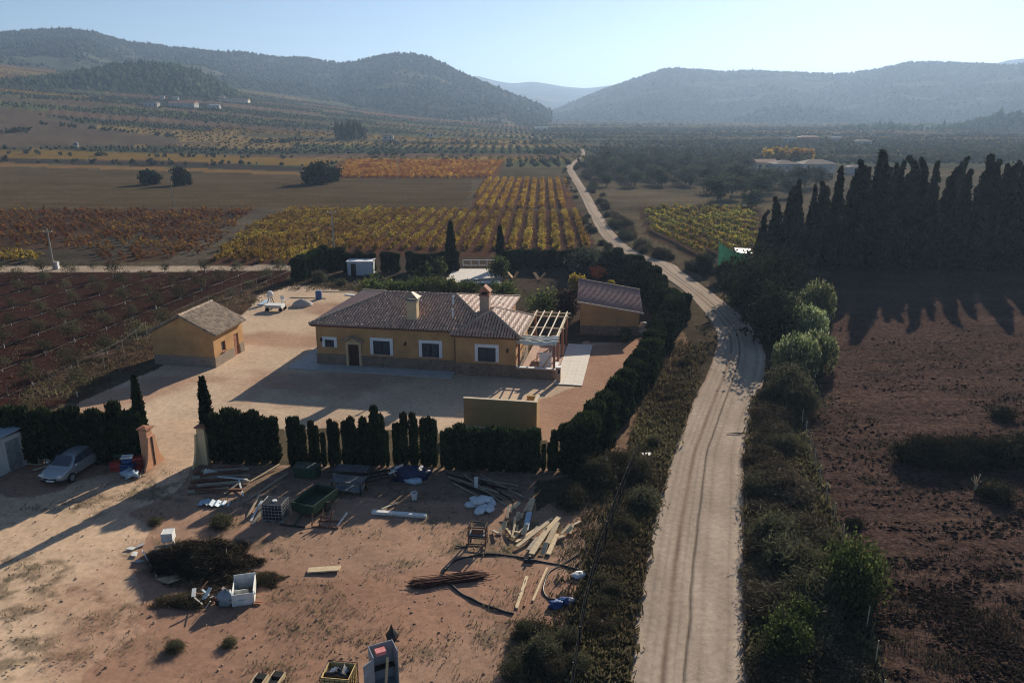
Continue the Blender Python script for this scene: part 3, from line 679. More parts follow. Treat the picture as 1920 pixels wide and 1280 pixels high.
# fascia under the eaves
MB().box(-.30, 12.6, -.30, -.22, 3.66, 3.768).build('fascia', redwood, house); MB().box(12.8, 18.6, -.78, -.70, 3.44, 3.558).build('fascia', redwood, house)

# ------------------------------------------------------------------ paving round the house
pv_ = MB().prism([hl(*q)[:2] for q in ((-2.2, -1.7), (12.9, -1.7), (12.9, -.07), (-.07, -.07), (-.07, 5), (-2.2, 5))], -.1, .11)
tag(pv_.build('house_apron', mat('grey_paving', (.40, .39, .37), .8, .12, 1.5, .2)), kind='structure')
tr = tag(MB().box(-.1, .1, -.1, .1, -.2, -.15).build('terrace', paving, None, (HO[0], HO[1], 0), HA), kind='structure')
slab = MB().box(0, .985, 0, .985, 0, .05).build('paving_slab', paving, tr, (0, 0, -.12)); _sm = slab.data
first = True
for i in range(3):
    for j in range(13):
        loc = (21.75 + i * .80, -1.75 + j * .92, .05 + random.random() * .008)
        if first: slab.location = loc; first = False
        else: link('paving_slab', _sm, tr, loc)
for o in tr.children: o.scale = (.80, .92, 1)
tag(MB().prism([hl(*q)[:2] for q in ((18.4, -.38), (21.7, -.38), (21.7, 10), (18.4, 10))], -.1, .10).build('pergola_floor', mat('pink_floor_tile', (.40, .25, .18), .8, .2, 1.6, .2)), kind='structure')

# ------------------------------------------------------------------ pergola with gathered awning
pg = thing('pergola', 'wooden pergola with open rafters and gathered cream awning at the house end', 'pergola', (HO[0], HO[1], 0), HA)
for x, y in ((18.55, -.3), (21.6, -.3), (21.6, 2.6), (21.6, 6.0), (21.6, 9.6), (18.55, 9.6)):
    MB().box(x - .09, x + .09, y - .09, y + .09, .1, 3.05).build('post', redwood, pg)
for x in (18.55, 21.6): MB().box(x - .08, x + .08, -.6, 10.0, 3.052, 3.22).build('beam', palewood, pg)
for i in (0, 3, 6, 7): MB().box(18.3, 21.95, .0 + i * 1.38, .09 + i * 1.38, 3.222, 3.34).build('beam', palewood, pg)
for i in range(5): MB().box(18.6 + i * .74, 18.69 + i * .74, .9, 10.0, 3.342, 3.44).build('rafter', mat('pale_rafter', (.66, .58, .45), .8, .2, 5), pg)
NX, NY = 28, 16; aw = []
for j in range(NY):
    for i in range(NX):
        x = 18.35 + 3.5 * i / (NX - 1); t = j / (NY - 1); y = -.55 + 1.75 * t + .06 * math.sin(i * .9)
        aw.append((x, y, 3.42 + .10 * math.sin(t * 16 + .5 * math.sin(i * .7)) - .12 * math.sin(math.pi * i / (NX - 1)) - (.28 * max(0, .22 - t) / .22)))
me_f = [(j * NX + i, j * NX + i + 1, (j + 1) * NX + i + 1, (j + 1) * NX + i) for j in range(NY - 1) for i in range(NX - 1)]
o = MB().add(aw, me_f).build('awning', canvas, pg, smooth=True, fix=False)
sm_ = o.modifiers.new('thick', 'SOLIDIFY'); sm_.thickness = .012
lw = thing('low_wall', 'low ochre and stone parapet wall below the pergola awning', 'wall', (HO[0], HO[1], 0), HA)
MB().box(18.37, 21.75, -.55, -.38, 0, .95).box(21.58, 21.75, -.375, 1.3, 0, .95).build('wall', ochre, lw)
MB().box(18.365, 21.80, -.61, -.553, 0, .80).build('stone_plinth', stone, lw)
MB().box(18.37, 21.85, -.66, -.30, .952, 1.02).box(21.52, 21.85, -.295, 1.4, .952, 1.02).build('coping', white, lw)
o = thing('white_door_panel', 'white door panel leaning under the pergola awning', 'door', hl(20.75, .35, .1), HA + .1)
MB().bar((-.5, 0, .03), (-.5, .35, 2.0), .08, .05, (1, 0, 0)).bar((.5, 0, .03), (.5, .35, 2.0), .08, .05, (1, 0, 0)).bar((0, .02, .06), (0, .34, 1.95), .93, .03, (0, -1, .2)).build('panel', white, o)
MB().bar((-.45, -.03, .35), (.45, .22, 1.7), .1, .03, (0, -1, .2)).build('brace', palewood, o)
o = thing('garden_table', 'long wooden table standing under the open pergola rafters', 'table', hl(20.0, 4.6, .1), HA)
MB().box(-.5, .5, -1.2, 1.2, .72, .77).build('tabletop', redwood, o)
for x in (-.42, .42):
    for y in (-1.1, 1.1): MB().box(x - .04, x + .04, y - .04, y + .04, 0, .718).build('leg', redwood, o)
o = thing('lantern_post', 'short white pillar with dark lantern recess at the terrace corner', 'pillar', hl(22.05, -1.1, .1), HA)
MB().box(-.2, .2, -.2, .2, 0, 1.25).build('pillar', lime, o); MB().box(-.25, .25, -.25, .25, 1.252, 1.33).build('cap', white, o); MB().box(.0, .16, -.215, -.202, .8, 1.1).build('recess', dark, o)

# ------------------------------------------------------------------ shed with sheet roof, right of the house
sa = G(1087, 627); sb = G(1197, 630); SA = math.atan2(sb[1] - sa[1], sb[0] - sa[0]); SW = math.hypot(sb[0] - sa[0], sb[1] - sa[1]); SD = 6.4; RB = .85
sh = thing('shed', 'ochre shed with single pitch reddish sheet roof beside the road hedge', 'shed', (sa[0], sa[1], 0), SA)
mb = MB(); zl, zr_ = 3.45, 2.45
mb.prism([(0, 0), (SW, 0), (SW, zr_), (0, zl)], 0, .25, 'y').prism([(0, 0), (SW, 0), (SW, zr_ + RB - .1), (0, zl + RB - .1)], SD - .25, SD, 'y').box(0, .25, .25, SD - .25, 0, zl - .05).box(SW - .25, SW, .25, SD - .25, 0, zr_)
mb.build('wall', ochre, sh)
MB().box(.02, SW - .02, -.05, -.002, 0, 1.0).box(SW + .002, SW + .05, 0, SD, 0, 1.0).build('stone_plinth', stone, sh)
ny = 84; vs2 = []; fs2 = []
for k in range(ny):
    y = -.35 + (SD + .7) * k / (ny - 1); zc = .035 * math.sin(k / (ny - 1) * 2 * math.pi * 21)
    for x in (-.35, SW + .35): vs2.append((x, y, zl + (zr_ - zl) * x / SW + .10 + zc + RB * (y / SD)))
for k in range(ny - 1): fs2.append((2 * k, 2 * k + 1, 2 * k + 3, 2 * k + 2))
o = MB().add(vs2, fs2).build('roof', purplesheet, sh, fix=False); sd_ = o.modifiers.new('t', 'SOLIDIFY'); sd_.thickness = .02
MB().bar((-.38, -.37, zl + .09), (SW + .38, -.37, zr_ + .03), .06, .16).build('fascia', palewood, sh); MB().bar((-.38, SD + .37, zl + .12 + RB), (SW + .38, SD + .37, zr_ + .06 + RB), .06, .16).build('fascia', palewood, sh)
MB().box(-.03, -.004, 1.6, 2.6, .05, 2.1).build('door', darkwood, sh)
MB().box(SW + .05, SW + .07, 1.6, 2.4, 1.2, 1.9).build('shutter', darkwood, sh)
tag(MB().box(0, 1.5, 0, .9, 0, .35).box(.1, 1.4, .9, 1.7, 0, .22).build('concrete_step', concrete, None, (sb[0] + .15, sb[1] + .35, 0), SA), 'pale sunlit concrete block step beside the shed end', 'step')
o = thing('stacked_sacks', 'small white sacks piled on the step at the shed end', 'sacks', (sb[0] + .55, sb[1] + 1.6, .3), SA)
for i in range(3):
    v, f = blob(.38, .28, .17, RNG, 10, 6, .15); link('sack', npmesh('sack', v + np.array((.1 * i, .05, .12 + .25 * i)), f, canvas, True), o)

# ------------------------------------------------------------------ small hut on the left
h0 = G(292, 683); h1 = G(405, 689); UA = math.atan2(h1[1] - h0[1], h1[0] - h0[0]); UW = math.hypot(h1[0] - h0[0], h1[1] - h0[1]); UD = 5.3
ht = thing('tool_hut', 'small ochre gabled hut with weathered tile roof at the left yard edge', 'hut', (h0[0], h0[1], 0), UA)
mb = MB(); e0, pk = 3.05, 4.55
gab = [(0, 0), (UW, 0), (UW, e0), (UW / 2, pk), (0, e0)]
mb.prism(gab, 0, .25, 'y').prism(gab, UD - .25, UD, 'y').box(0, .25, .25, UD - .25, 0, e0)
for a, b, c, dd in ((.25, 1.3, 0, e0), (1.3, 2.0, 0, 1.1), (1.3, 2.0, 2.0, e0), (2.0, 3.5, 0, e0), (3.5, 4.4, 2.05, e0), (4.4, UD - .25, 0, e0)): mb.box(UW - .25, UW, a, b, c, dd)
mb.build('wall', ochre, ht)
MB().box(-.02, UW + .04, -.05, -.002, 0, .95).box(UW + .002, UW + .05, 0, 3.4, 0, .9).box(UW + .002, UW + .05, 4.5, UD, 0, .9).build('plinth', mat('grey_brown_render', (.27, .215, .165), .9, .15, 2), ht)
d = MB().box(UW - .14, UW - .08, 3.5, 4.4, .03, 2.05).build('door', terracotta, ht); MB().box(UW - .08, UW - .03, 3.6, 3.66, .95, 1.1).build('handle', iron, d)
wd = MB().box(UW - .16, UW - .13, 1.3, 2.0, 1.1, 2.0).build('window', glass, ht)
MB().box(UW - .128, UW - .06, 1.3, 1.36, 1.1, 2.0).box(UW - .128, UW - .06, 1.94, 2.0, 1.1, 2.0).box(UW - .128, UW - .06, 1.36, 1.94, 1.1, 1.16).box(UW - .128, UW - .06, 1.36, 1.94, 1.94, 2.0).build('frame', redwood, wd)
MB().box(UW - .02, UW + .12, 1.22, 2.08, 1.02, 1.098).build('sill', terracotta, wd)
hs = (pk - e0) / (UW / 2); rfh = MB(); ov = .35; rsv = math.hypot(UW / 2 + ov, (UW / 2 + ov) * hs); tls = []
for s in (0, 1):
    xe = -ov if s == 0 else UW + ov; ze = e0 - ov * hs + .06
    rfh.add([(xe, -.2, ze), (xe, UD + .2, ze), (UW / 2, UD + .2, pk + .06), (UW / 2, -.2, pk + .06), (xe, -.2, ze + .07), (xe, UD + .2, ze + .07), (UW / 2, UD + .2, pk + .13), (UW / 2, -.2, pk + .13)],
            [(0, 1, 2, 3), (7, 6, 5, 4), (0, 4, 5, 1), (1, 5, 6, 2), (2, 6, 7, 3), (3, 7, 4, 0)])
    if s: tls.append(tiles((xe, -.2, ze + .05), (0, 1, 0), (-1, 0, hs), [(0, 0), (UD + .4, 0), (UD + .4, rsv), (0, rsv)], rg, .25, .42, .115, .06))
    else: tls.append(tiles((xe, UD + .2, ze + .05), (0, -1, 0), (1, 0, hs), [(0, 0), (UD + .4, 0), (UD + .4, rsv), (0, rsv)], rg, .25, .42, .115, .06))
rfh = rfh.build('roof', oldtile, ht)
link('roof_tiles', npmesh('roof_tiles', *cat(tls), oldtile), rfh)['kind'] = 'stuff'
rc = MB(); ridge_caps(rc, (UW / 2, -.2, pk + .18), (UW / 2, UD + .2, pk + .18)); rc.build('ridge_tiles', oldtile, rfh)['kind'] = 'stuff'

# ------------------------------------------------------------------ walled bin enclosure in front of the house
e0_ = G(870, 797); e1_ = G(1006, 806); EA = math.atan2(e1_[1] - e0_[1], e1_[0] - e0_[0]); EW = math.hypot(e1_[0] - e0_[0], e1_[1] - e0_[1])
en = thing('ochre_screen_wall', 'free standing ochre screen wall with short return behind the front hedge', 'wall', (e0_[0], e0_[1], 0), EA)
MB().box(0, EW, 0, .22, 0, 2.1).box(EW - .22, EW, .22, 1.5, 0, 2.1).box(EW - .9, EW - .22, 1.28, 1.5, 0, 2.1).build('wall', mat('yellow_ochre_render', (.42, .27, .11), .9, .10, 1.2, .2, 30), en)
MB().box(-.03, EW + .03, -.03, .25, 2.102, 2.15).box(EW - .25, EW + .03, .25, 1.53, 2.102, 2.15).build('coping', palewood, en)

# ------------------------------------------------------------------ gate pillars with flared buttress
def pillar(px, py, label, flip):
    x, y = G(px, py); o = thing('gate_pillar', label, 'pillar', (x, y, 0), HA, 'pillars of the driveway gate')
    MB().box(-.27, .27, -.27, .27, 0, 2.55).build('shaft', ochre2 if flip else mat('salmon_render', (.52, .27, .155), .9, .12, 2, .2), o)
    s = 1 if not flip else -1
    prof = [(-1.0, 0), (1.0, 0), (.98, .12), (.72, .5), (.54, 1.0), (.42, 1.6), (.33, 2.1), (-.33, 2.1), (-.42, 1.6), (-.54, 1.0), (-.72, .5), (-.98, .12)]
    MB().prism(prof, .272 * s, .40 * s, 'x').build('buttress', ochre2 if flip else MATS['salmon_render'], o)
    MB().box(min(.401 * s, .44 * s), max(.401 * s, .44 * s), -.05, .05, .1, 2.05).build('dark_slot_strip', dark, o)  # raised near-black strip; shade of a slot painted as colour
    MB().box(-.36, .36, -.36, .36, 2.552, 2.65).add([(-.36, -.36, 2.652), (.36, -.36, 2.652), (.36, .36, 2.652), (-.36, .36, 2.652), (0, 0, 2.76)], [(0, 1, 4), (1, 2, 4), (2, 3, 4), (3, 0, 4), (3, 2, 1, 0)]).build('cap', terracotta, o)
pillar(281, 872, 'sunlit salmon gate pillar with flared buttress, left of the driveway', False)
pillar(387, 868, 'shaded gate pillar with curved buttress, right of the driveway', True)

# ------------------------------------------------------------------ cabin at the left edge of the yard
cx0 = G(-14, 900)
cb = thing('prefab_cabin', 'pale prefabricated cabin with blue grey sheet roof at left frame edge', 'cabin', (cx0[0], cx0[1], 0), math.radians(-20))
MB().box(-4.4, 0, 0, 3.6, 0, 2.35).build('wall', mat('pale_panel', (.50, .50, .47), .7, .12, 1.4, streak=(4, 4, .4)), cb)
MB().add([(-4.6, -.2, 2.36), (.2, -.2, 2.36), (.2, 3.8, 2.75), (-4.6, 3.8, 2.75), (-4.6, -.2, 2.43), (.2, -.2, 2.43), (.2, 3.8, 2.82), (-4.6, 3.8, 2.82)], [(0, 3, 2, 1), (4, 5, 6, 7), (0, 1, 5, 4), (1, 2, 6, 5), (2, 3, 7, 6), (3, 0, 4, 7)]).build('roof', mat('blue_grey_sheet', (.33, .38, .43), .5, .15, 2), cb)
wd = MB().box(-1.5, -.5, -.04, -.002, .9, 1.9).build('window', glass, cb); MB().box(-1.56, -1.5, -.06, -.002, .84, 1.96).box(-.5, -.44, -.06, -.002, .84, 1.96).box(-1.5, -.5, -.06, -.002, 1.902, 1.96).box(-1.5, -.5, -.06, -.002, .84, .898).build('frame', white, wd)
MB().box(.002, .04, 1.2, 2.1, .05, 2.05).build('door', steel, cb)

# ------------------------------------------------------------------ pool hut, patio and balustrade behind the house
q = G(652, 517); q2_ = G(698, 517); PA = math.atan2(q2_[1] - q[1], q2_[0] - q[0]); PW = math.hypot(q2_[0] - q[0], q2_[1] - q[1])
o = thing('garden_cabin', 'low white block hut with lit flat roof edge against the back hedge', 'hut', (q[0], q[1], 0), PA)
MB().box(0, PW, 0, 2.6, 0, 1.95).build('wall', mat('grey_white_render', (.44, .46, .48), .85, .12, 1.5), o)
MB().box(-.12, PW + .12, -.12, 2.72, 1.952, 2.06).build('roof', white, o); MB().box(.5, 1.2, -.03, -.003, .02, 1.7).build('door', iron, o)
pt = tag(MB().prism(gp((832, 531), (852, 506), (925, 506), (938, 512), (938, 533)), -.1, .16).build('patio', paving), kind='structure')
a, b = G(868, 500), G(928, 500)
o = thing('garden_balustrade', 'white slatted garden railing at the back of the patio', 'railing', (a[0], a[1], 0), math.atan2(b[1] - a[1], b[0] - a[0]))
bw = math.hypot(b[0] - a[0], b[1] - a[1])
MB().box(0, bw, -.04, .04, .95, 1.05).build('rail', white, o); MB().box(0, bw, -.04, .04, .15, .23).build('rail', white, o)
for i in range(5): MB().box(bw * i / 4 - .06, bw * i / 4 + .06, -.06, .06, 0, .948).build('post', white, o)
a, b = G(905, 545), G(970, 532)
o = thing('garden_steps', 'pale concrete kerb and ramp beside the patio', 'ramp', (*G(905, 527), 0), HA)
MB().bar((-2.6, -1.6, .30), (2.6, .9, .30), .5, .25).build('ramp', concrete, o)
# ------------------------------------------------------------------ foliage
cyp = leafmat('cypress_foliage', (.007, .012, .007), (.022, .032, .014), (.055, .065, .025), .2)
hedgel = leafmat('hedge_foliage', (.010, .017, .009), (.030, .045, .018), (.085, .095, .035), .25)  # third, paler green puts sunlit tips into the leaf colour
olive = leafmat('olive_leaves', (.050, .062, .040), (.115, .128, .085), trans=.25)
bramble = leafmat('bramble_leaves', (.034, .027, .019), (.095, .075, .052), (.17, .135, .095), .25)
scrubl = leafmat('grey_green_scrub', (.045, .046, .028), (.120, .112, .068), trans=.3)
greenl = leafmat('green_leaves', (.035, .048, .016), (.105, .125, .042), (.24, .24, .085), .35)
canel = leafmat('cane_leaves', (.060, .080, .030), (.19, .21, .095), (.45, .46, .30), .45)
yellowl = leafmat('yellow_leaves', (.28, .22, .03), (.50, .40, .07), trans=.45)
redl = leafmat('red_flowers', (.55, .06, .03), (.80, .16, .08), trans=.35)
plum = leafmat('plum_leaves', (.020, .010, .012), (.055, .025, .028), trans=.25)
vine_y = leafmat('vine_yellow', (.13, .105, .022), (.38, .235, .042), (.54, .33, .07), .42)
vine_o = leafmat('vine_orange', (.24, .10, .02), (.44, .19, .035), (.52, .28, .06), .42)
vine_r = leafmat('vine_red', (.105, .055, .024), (.27, .105, .030), (.42, .19, .045), .4)
almond = leafmat('almond_leaves', (.050, .050, .028), (.115, .105, .060), trans=.35)
straw = leafmat('dry_grass', (.075, .060, .036), (.18, .142, .088), trans=.35)
weedl = leafmat('weeds', (.12, .105, .065), (.25, .215, .135), trans=.35)
bark = mat('bark', (.085, .062, .045), .95, .4, 5, .5, streak=(4, 4, 1))
farleaf = leafmat('distant_foliage', (.044, .050, .030), (.105, .105, .060), trans=.15)

def ell(n, rng, rx, ry, rz, hollow=.55):
    d = rng.normal(size=(n, 3)); d /= np.linalg.norm(d, axis=1, keepdims=True)
    return d * (hollow + (1 - hollow) * rng.random((n, 1)) ** .6) * np.array((rx, ry, rz))

def crown(rng, rx, ry, rz, nclump, nleaf, size, spread=.28, hollow=.45, core=.62, cz=0.0, long=1.5):
    """uneven crown: leaf clumps through the volume with gaps between, light-blocking lump added inside"""
    C = ell(nclump, rng, rx, ry, rz, hollow); C[:, 2] = np.maximum(C[:, 2], -rz * .75)
    C *= (1 + .18 * rng.normal(size=(nclump, 1)))
    P = (C[:, None, :] + rng.normal(size=(nclump, nleaf, 3)) * spread * np.array((rx, ry, rz))).reshape(-1, 3)
    parts = [leafquads(P + np.array((0, 0, cz)), size * (.6 + .8 * rng.random(len(P))), rng, long)]
    if core:
        v, f = blob(rx * core, ry * core, rz * core, rng, 10, 7, .35); parts.append((v + np.array((0, 0, cz)), f))  # core hidden among the leaves, added to stop light passing through
    return cat(parts)

def trunkmesh(name, h, r, rng, lean=.1, limbs=4, material=None):
    mb = MB(); k = rng.normal(size=2) * lean
    mb.tube([(0, 0, -.1), (k[0] * .4, k[1] * .4, h * .5), (k[0], k[1], h)], [r * 1.25, r, r * .7], 7)
    for i in range(limbs):
        a = rng.random() * 6.28; z = h * (.55 + .4 * rng.random()); L = h * .55
        mb.tube([(k[0] * z / h, k[1] * z / h, z), (math.cos(a) * L * .5, math.sin(a) * L * .5, z + L * .45), (math.cos(a) * L, math.sin(a) * L, z + L * .75)], [r * .6, r * .4, r * .18], 5)
    me = bpy.data.meshes.new(name); me.from_pydata(mb.v, [], mb.f); me.materials.append(material or bark); return me

def conifer(rng, h, R, n, size, taper=.75, flat=0.0, ragged=.2, low=.03):
    """columnar conifer: upward sprays on a ragged column, added core to block light; flat>0 gives a clipped top"""
    t = rng.random(n) ** .85; a = rng.random(n) * 2 * np.pi
    prof = np.where(t < 1 - flat, np.minimum(1, (1.02 - t * (1 - flat * .5)) * 1.15) ** taper, 1.0 if flat else 0)
    if flat: prof = np.minimum(1.0, ((1.03 - t) / flat) ** .65) * (.86 + .14 * np.sin(t * 9))
    prof = prof * np.minimum(1, .55 + t * 5)
    lump = 1 + ragged * (vnoise(a * 1.9 + 7, t * h * .9, 5) - .5) * 2 + ragged * .6 * (vnoise(a * 5, t * h * 2.4, 6) - .5) * 2
    r = R * prof * lump * (.78 + .30 * rng.random(n) ** .5)
    P = np.stack([np.cos(a) * r, np.sin(a) * r, low * h + t * h * (1 - low)], -1)
    d = np.stack([np.cos(a) * .55, np.sin(a) * .55, np.full(n, 1.0)], -1)
    parts = [leafquads(P, size * (.6 + .8 * rng.random(n)), rng, 2.4, d, .45)]
    if flat:
        m = n // 7; a2 = rng.random(m) * 6.283; r2 = np.sqrt(rng.random(m)) * R * .95; Pt = np.stack([np.cos(a2) * r2, np.sin(a2) * r2, h * (.93 + .11 * rng.random(m) * (1 - .6 * r2 / R))], -1)
        parts.append(leafquads(Pt, size * .75 * (.6 + .7 * rng.random(m)), rng, 4.2, np.tile((0, 0, 1.0), (m, 1)), .22))
    seg, ring = 9, 12; tt = np.linspace(.02, .96, ring); th = np.linspace(0, 2 * np.pi, seg, endpoint=False); T, A = np.meshgrid(tt, th, indexing='ij')  # unseen inner column, added to block light behind the sprays
    if flat: pc = np.minimum(1.0, ((1.03 - T) / flat) ** .65)
    else: pc = np.minimum(1, (1.02 - T) * 1.15) ** taper
    rc = R * .70 * pc * (1 + ragged * (vnoise(A * 1.9 + 7, T * h * .9, 5) - .5) * 2)
    parts.append((np.stack([np.cos(A) * rc, np.sin(A) * rc, T * h * .97], -1).reshape(-1, 3), np.array([(i * seg + j, i * seg + (j + 1) % seg, (i + 1) * seg + (j + 1) % seg, (i + 1) * seg + j) for i in range(ring - 1) for j in range(seg)])))
    return cat(parts)

def along(pts, step):
    A = np.array(pts, float); L = np.concatenate([[0], np.cumsum(np.hypot(*np.diff(A, axis=0).T))]); s = np.arange(0, L[-1], step)
    return np.stack([np.interp(s, L, A[:, 0]), np.interp(s, L, A[:, 1])], -1)

_ONES = 'first second third fourth fifth sixth seventh eighth ninth tenth eleventh twelfth thirteenth fourteenth fifteenth sixteenth seventeenth eighteenth nineteenth twentieth'.split()
def nth(k): return _ONES[k] if k < 20 else (('twenty ' if k < 29 else 'thirty ') + _ONES[(k - 20) % 10] if k % 10 != 9 else ('thirtieth' if k == 29 else 'fortieth'))
ORD = {}
# ---- clipped cypress hedges, plant by plant
rg = np.random.default_rng(21)
stemm = trunkmesh('stem', .6, .05, rg, 0, 0)
hedge_meshes = [npmesh('foliage', *conifer(rg, 1.0 * 3.3, .56, 1500, .062, flat=.1, ragged=.12), hedgel) for _ in range(5)]
slim_meshes = [npmesh('foliage', *conifer(rg, 3.3, .34, 1000, .055, flat=.24, ragged=.2), hedgel) for _ in range(5)]
def hedge(pts, step, h, label, group, slim=False, wid=1.0, jit=.06, hj=.05):
    for x, y in along(pts, step):
        me = random.choice(slim_meshes if slim else hedge_meshes)
        k_ = ORD.get(group, 0); ORD[group] = k_ + 1; lab_ = label.replace('NTH', nth(k_))
        o = thing('hedge_cypress', lab_, 'hedge plant', (x + random.gauss(0, jit), y + random.gauss(0, jit), 0), random.random() * 6.28, group)
        k = h / 3.3 * (1 + random.gauss(0, hj)); w = wid * (1 + random.gauss(0, .07)); o.scale = (w, w, k)
        link('foliage', me, o); link('stem', stemm, o)
L1 = 'NTH dark cypress from the left in the tall hedge left of the gate'
hedge([G(-250, 868), G(264, 866)], .66, 3.6, L1, 'hedge left of the gate', True, wid=1.45, hj=.06)
L2 = 'NTH clipped cypress rightward from the right gate pillar in the solid hedge'
hedge([G(405, 866), G(527, 868)], .56, 3.5, L2, 'hedge block right of the gate', True, wid=1.25)
L3 = 'NTH slim cypress from the left in the gappy middle of the front hedge'
GL3 = 'gappy middle of the front hedge'
for a, w, h in ((550, 1.15, 3.2), (561, 1.2, 3.3), (572, 1.15, 3.15), (588, 1.0, 3.0), (599, 1.0, 3.1), (610, .8, 2.7), (621, .9, 3.05), (632, 1.15, 3.25), (649, 1.2, 3.3), (660, 1.25, 3.35), (671, 1.2, 3.3), (683, 1.25, 3.4), (695, 1.3, 3.35), (707, 1.25, 3.35), (717, 1.0, 3.1),
                (728, .7, 2.7), (739, .65, 2.9), (748, .8, 3.0), (760, 1.1, 3.2), (770, 1.2, 3.3), (781, 1.05, 3.2), (794, 1.15, 3.2), (805, 1.2, 3.25), (816, 1.1, 3.1), (831, .55, 2.3)):
    hedge([G(a, 874), G(a + 3, 874)], .9, h, L3, GL3, True, w * .66, hj=.08)
hedge([G(842, 879), G(1006, 884)], .55, 2.8, 'NTH clipped cypress from the left in the hedge before the screen wall', 'hedge before the screen wall', True, wid=1.3, hj=.07)
L4 = 'NTH thin cypress sapling from the left beside the screen wall hedge'
for a, b in ((1022, 1.9), (1030, 1.8), (1041, 2.8)): hedge([G(a, 882), G(a + 8, 882)], .9, b, L4, 'thin saplings of the front hedge', True, .8 if b > 2 else .5)
L5 = 'dense clipped cypress in the hedge along the road'
rp = [G(1068, 886), G(1096, 872), G(1140, 815), G(1178, 762), G(1208, 716), G(1236, 668), G(1252, 632), G(1262, 600)]
hedge(rp, .62, 3.1, L5, 'hedge along the road', wid=1.25, jit=.2, hj=.1)
rp2 = [G(1262, 618), G(1243, 588), G(1208, 553), G(1170, 528), G(1140, 512)]
hedge(rp2, .75, 3.3, 'dense cypress at the curve of the hedge where the road bends', 'hedge at the road bend', wid=1.4, jit=.4, hj=.12)
L6 = 'clipped dark cypress in the back garden hedge before the vineyard'
hedge([G(1140, 506), G(945, 504)], .9, 2.75, L6, 'back garden hedge', wid=1.15)
hedge([G(855, 509), G(832, 509)], .9, 2.6, L6, 'back garden hedge', wid=1.0)
for a, b in ((650, 664), (676, 705), (722, 756), (768, 800), (808, 836)): hedge([G(a, 510), G(b, 510)], .9, 2.75, L6, 'back garden hedge', wid=1.0)
hedge([G(636, 505), G(600, 512), G(555, 528)], .95, 3.2, 'NTH cypress from the back in the diagonal hedge at the garden left corner', 'diagonal garden hedge', wid=1.3, jit=.2)
# scrappy green growth between hedge and road
# ---- slim cypress trees
for px, py, top, R, lab in ((273, 862, 704, .40, 'slim pointed cypress above the hedge behind the left gate pillar'), (396, 862, 708, .48, 'slim pointed cypress beside the right gate pillar'),
                            (846, 508, 414, .85, 'tall pointed cypress in the back hedge left of the balustrade'), (938, 506, 424, .7, 'tall pointed cypress in the back hedge right of the balustrade')):
    x, y = G(px, py); h = HT(px, py, top); o = thing('cypress_tree', lab, 'tree', (x, y, 0))
    link('crown', npmesh('crown', *conifer(rg, h, R, 1700, .075, .55, ragged=.3), cyp), o); link('trunk', trunkmesh('trunk', h * .4, .09, rg, 0, 0), o)

# ---- tall cypress windbreak on the right
def bigcyp(rng, h, R):
    nb = 150; t = (np.arange(nb) + rng.random(nb)) / nb; a = rng.random(nb) * 6.283
    prof = np.minimum(1, .55 + t * 2.2) * (1.02 - t) ** .92; r = R * 1.15 * prof * (.40 + .75 * rng.random(nb))
    C = np.stack([np.cos(a) * r, np.sin(a) * r, h * (.04 + .95 * t)], -1); bend = rng.normal(size=2) * .5
    C[:, :2] += bend * np.clip((t - .86) / .14, 0, 1)[:, None] ** 1.5
    nl = 46; s = (R * .22 * (1.12 - t * .95))[:, None, None]
    P = (C[:, None, :] + rng.normal(size=(nb, nl, 3)) * s * np.array((1, 1, 1.9))).reshape(-1, 3)
    d = np.repeat(np.stack([np.cos(a) * .6, np.sin(a) * .6, np.ones(nb) * .8], -1), nl, 0)
    parts = [leafquads(P, .15 * (.6 + .9 * rng.random(len(P))), rng, 2.2, d, .5)]
    seg, ring = 8, 12; T, A = np.meshgrid(np.linspace(.03, .93, ring), np.linspace(0, 6.283, seg, endpoint=False), indexing='ij')
    rc = R * .6 * np.minimum(1, .55 + T * 2.2) * (1.03 - T) ** .95 * (1 + .3 * (vnoise(A * 2, T * h * .6, 4) - .5))
    parts.append((np.stack([np.cos(A) * rc, np.sin(A) * rc, T * h], -1).reshape(-1, 3), np.array([(i * seg + j, i * seg + (j + 1) % seg, (i + 1) * seg + (j + 1) % seg, (i + 1) * seg + j) for i in range(ring - 1) for j in range(seg)])))
    return cat(parts)
BIG = [npmesh('crown', *bigcyp(rg, 15.0, rr_), cyp) for rr_ in (1.35, 1.7, 1.5, 1.9, 1.45, 1.6)]; bigtr = trunkmesh('trunk', 4, .28, rg, .1, 0)
tops = {1425: 395, 1448: 372, 1472: 352, 1488: 338, 1512: 345, 1528: 338, 1556: 312, 1582: 322, 1600: 305, 1634: 285, 1658: 300, 1684: 315, 1708: 295, 1730: 305, 1760: 318, 1790: 322, 1818: 290, 1845: 302, 1868: 300, 1890: 312, 1912: 288, 1940: 296, 1975: 300, 2010: 290, 2050: 300, 2095: 295, 2140: 300}
names_ = []
for k, (px, tp) in enumerate(sorted(tops.items())):
    py = 500 + 6 * math.sin(k * 2.3); x, y = G(px, py); h = HT(px, py, tp) * (1 + .02 * math.sin(k))
    lab = {1634: 'tallest windbreak cypress with a curled tip in the front row', 1425: 'shortest cypress at the road end of the windbreak'}.get(px, f'{nth(k)} tall dark cypress from the road in the front windbreak row')
    o = thing('windbreak_cypress', lab, 'tree', (x, y, 0), k * 1.7, 'front row of the cypress windbreak'); wv = h / 15 * random.uniform(.75, 1.25); o.scale = (wv, wv, h / 15); o.rotation_euler = (random.gauss(0, .02), random.gauss(0, .02), k * 1.7)
    link('crown', BIG[k % 6], o); link('trunk', bigtr, o)
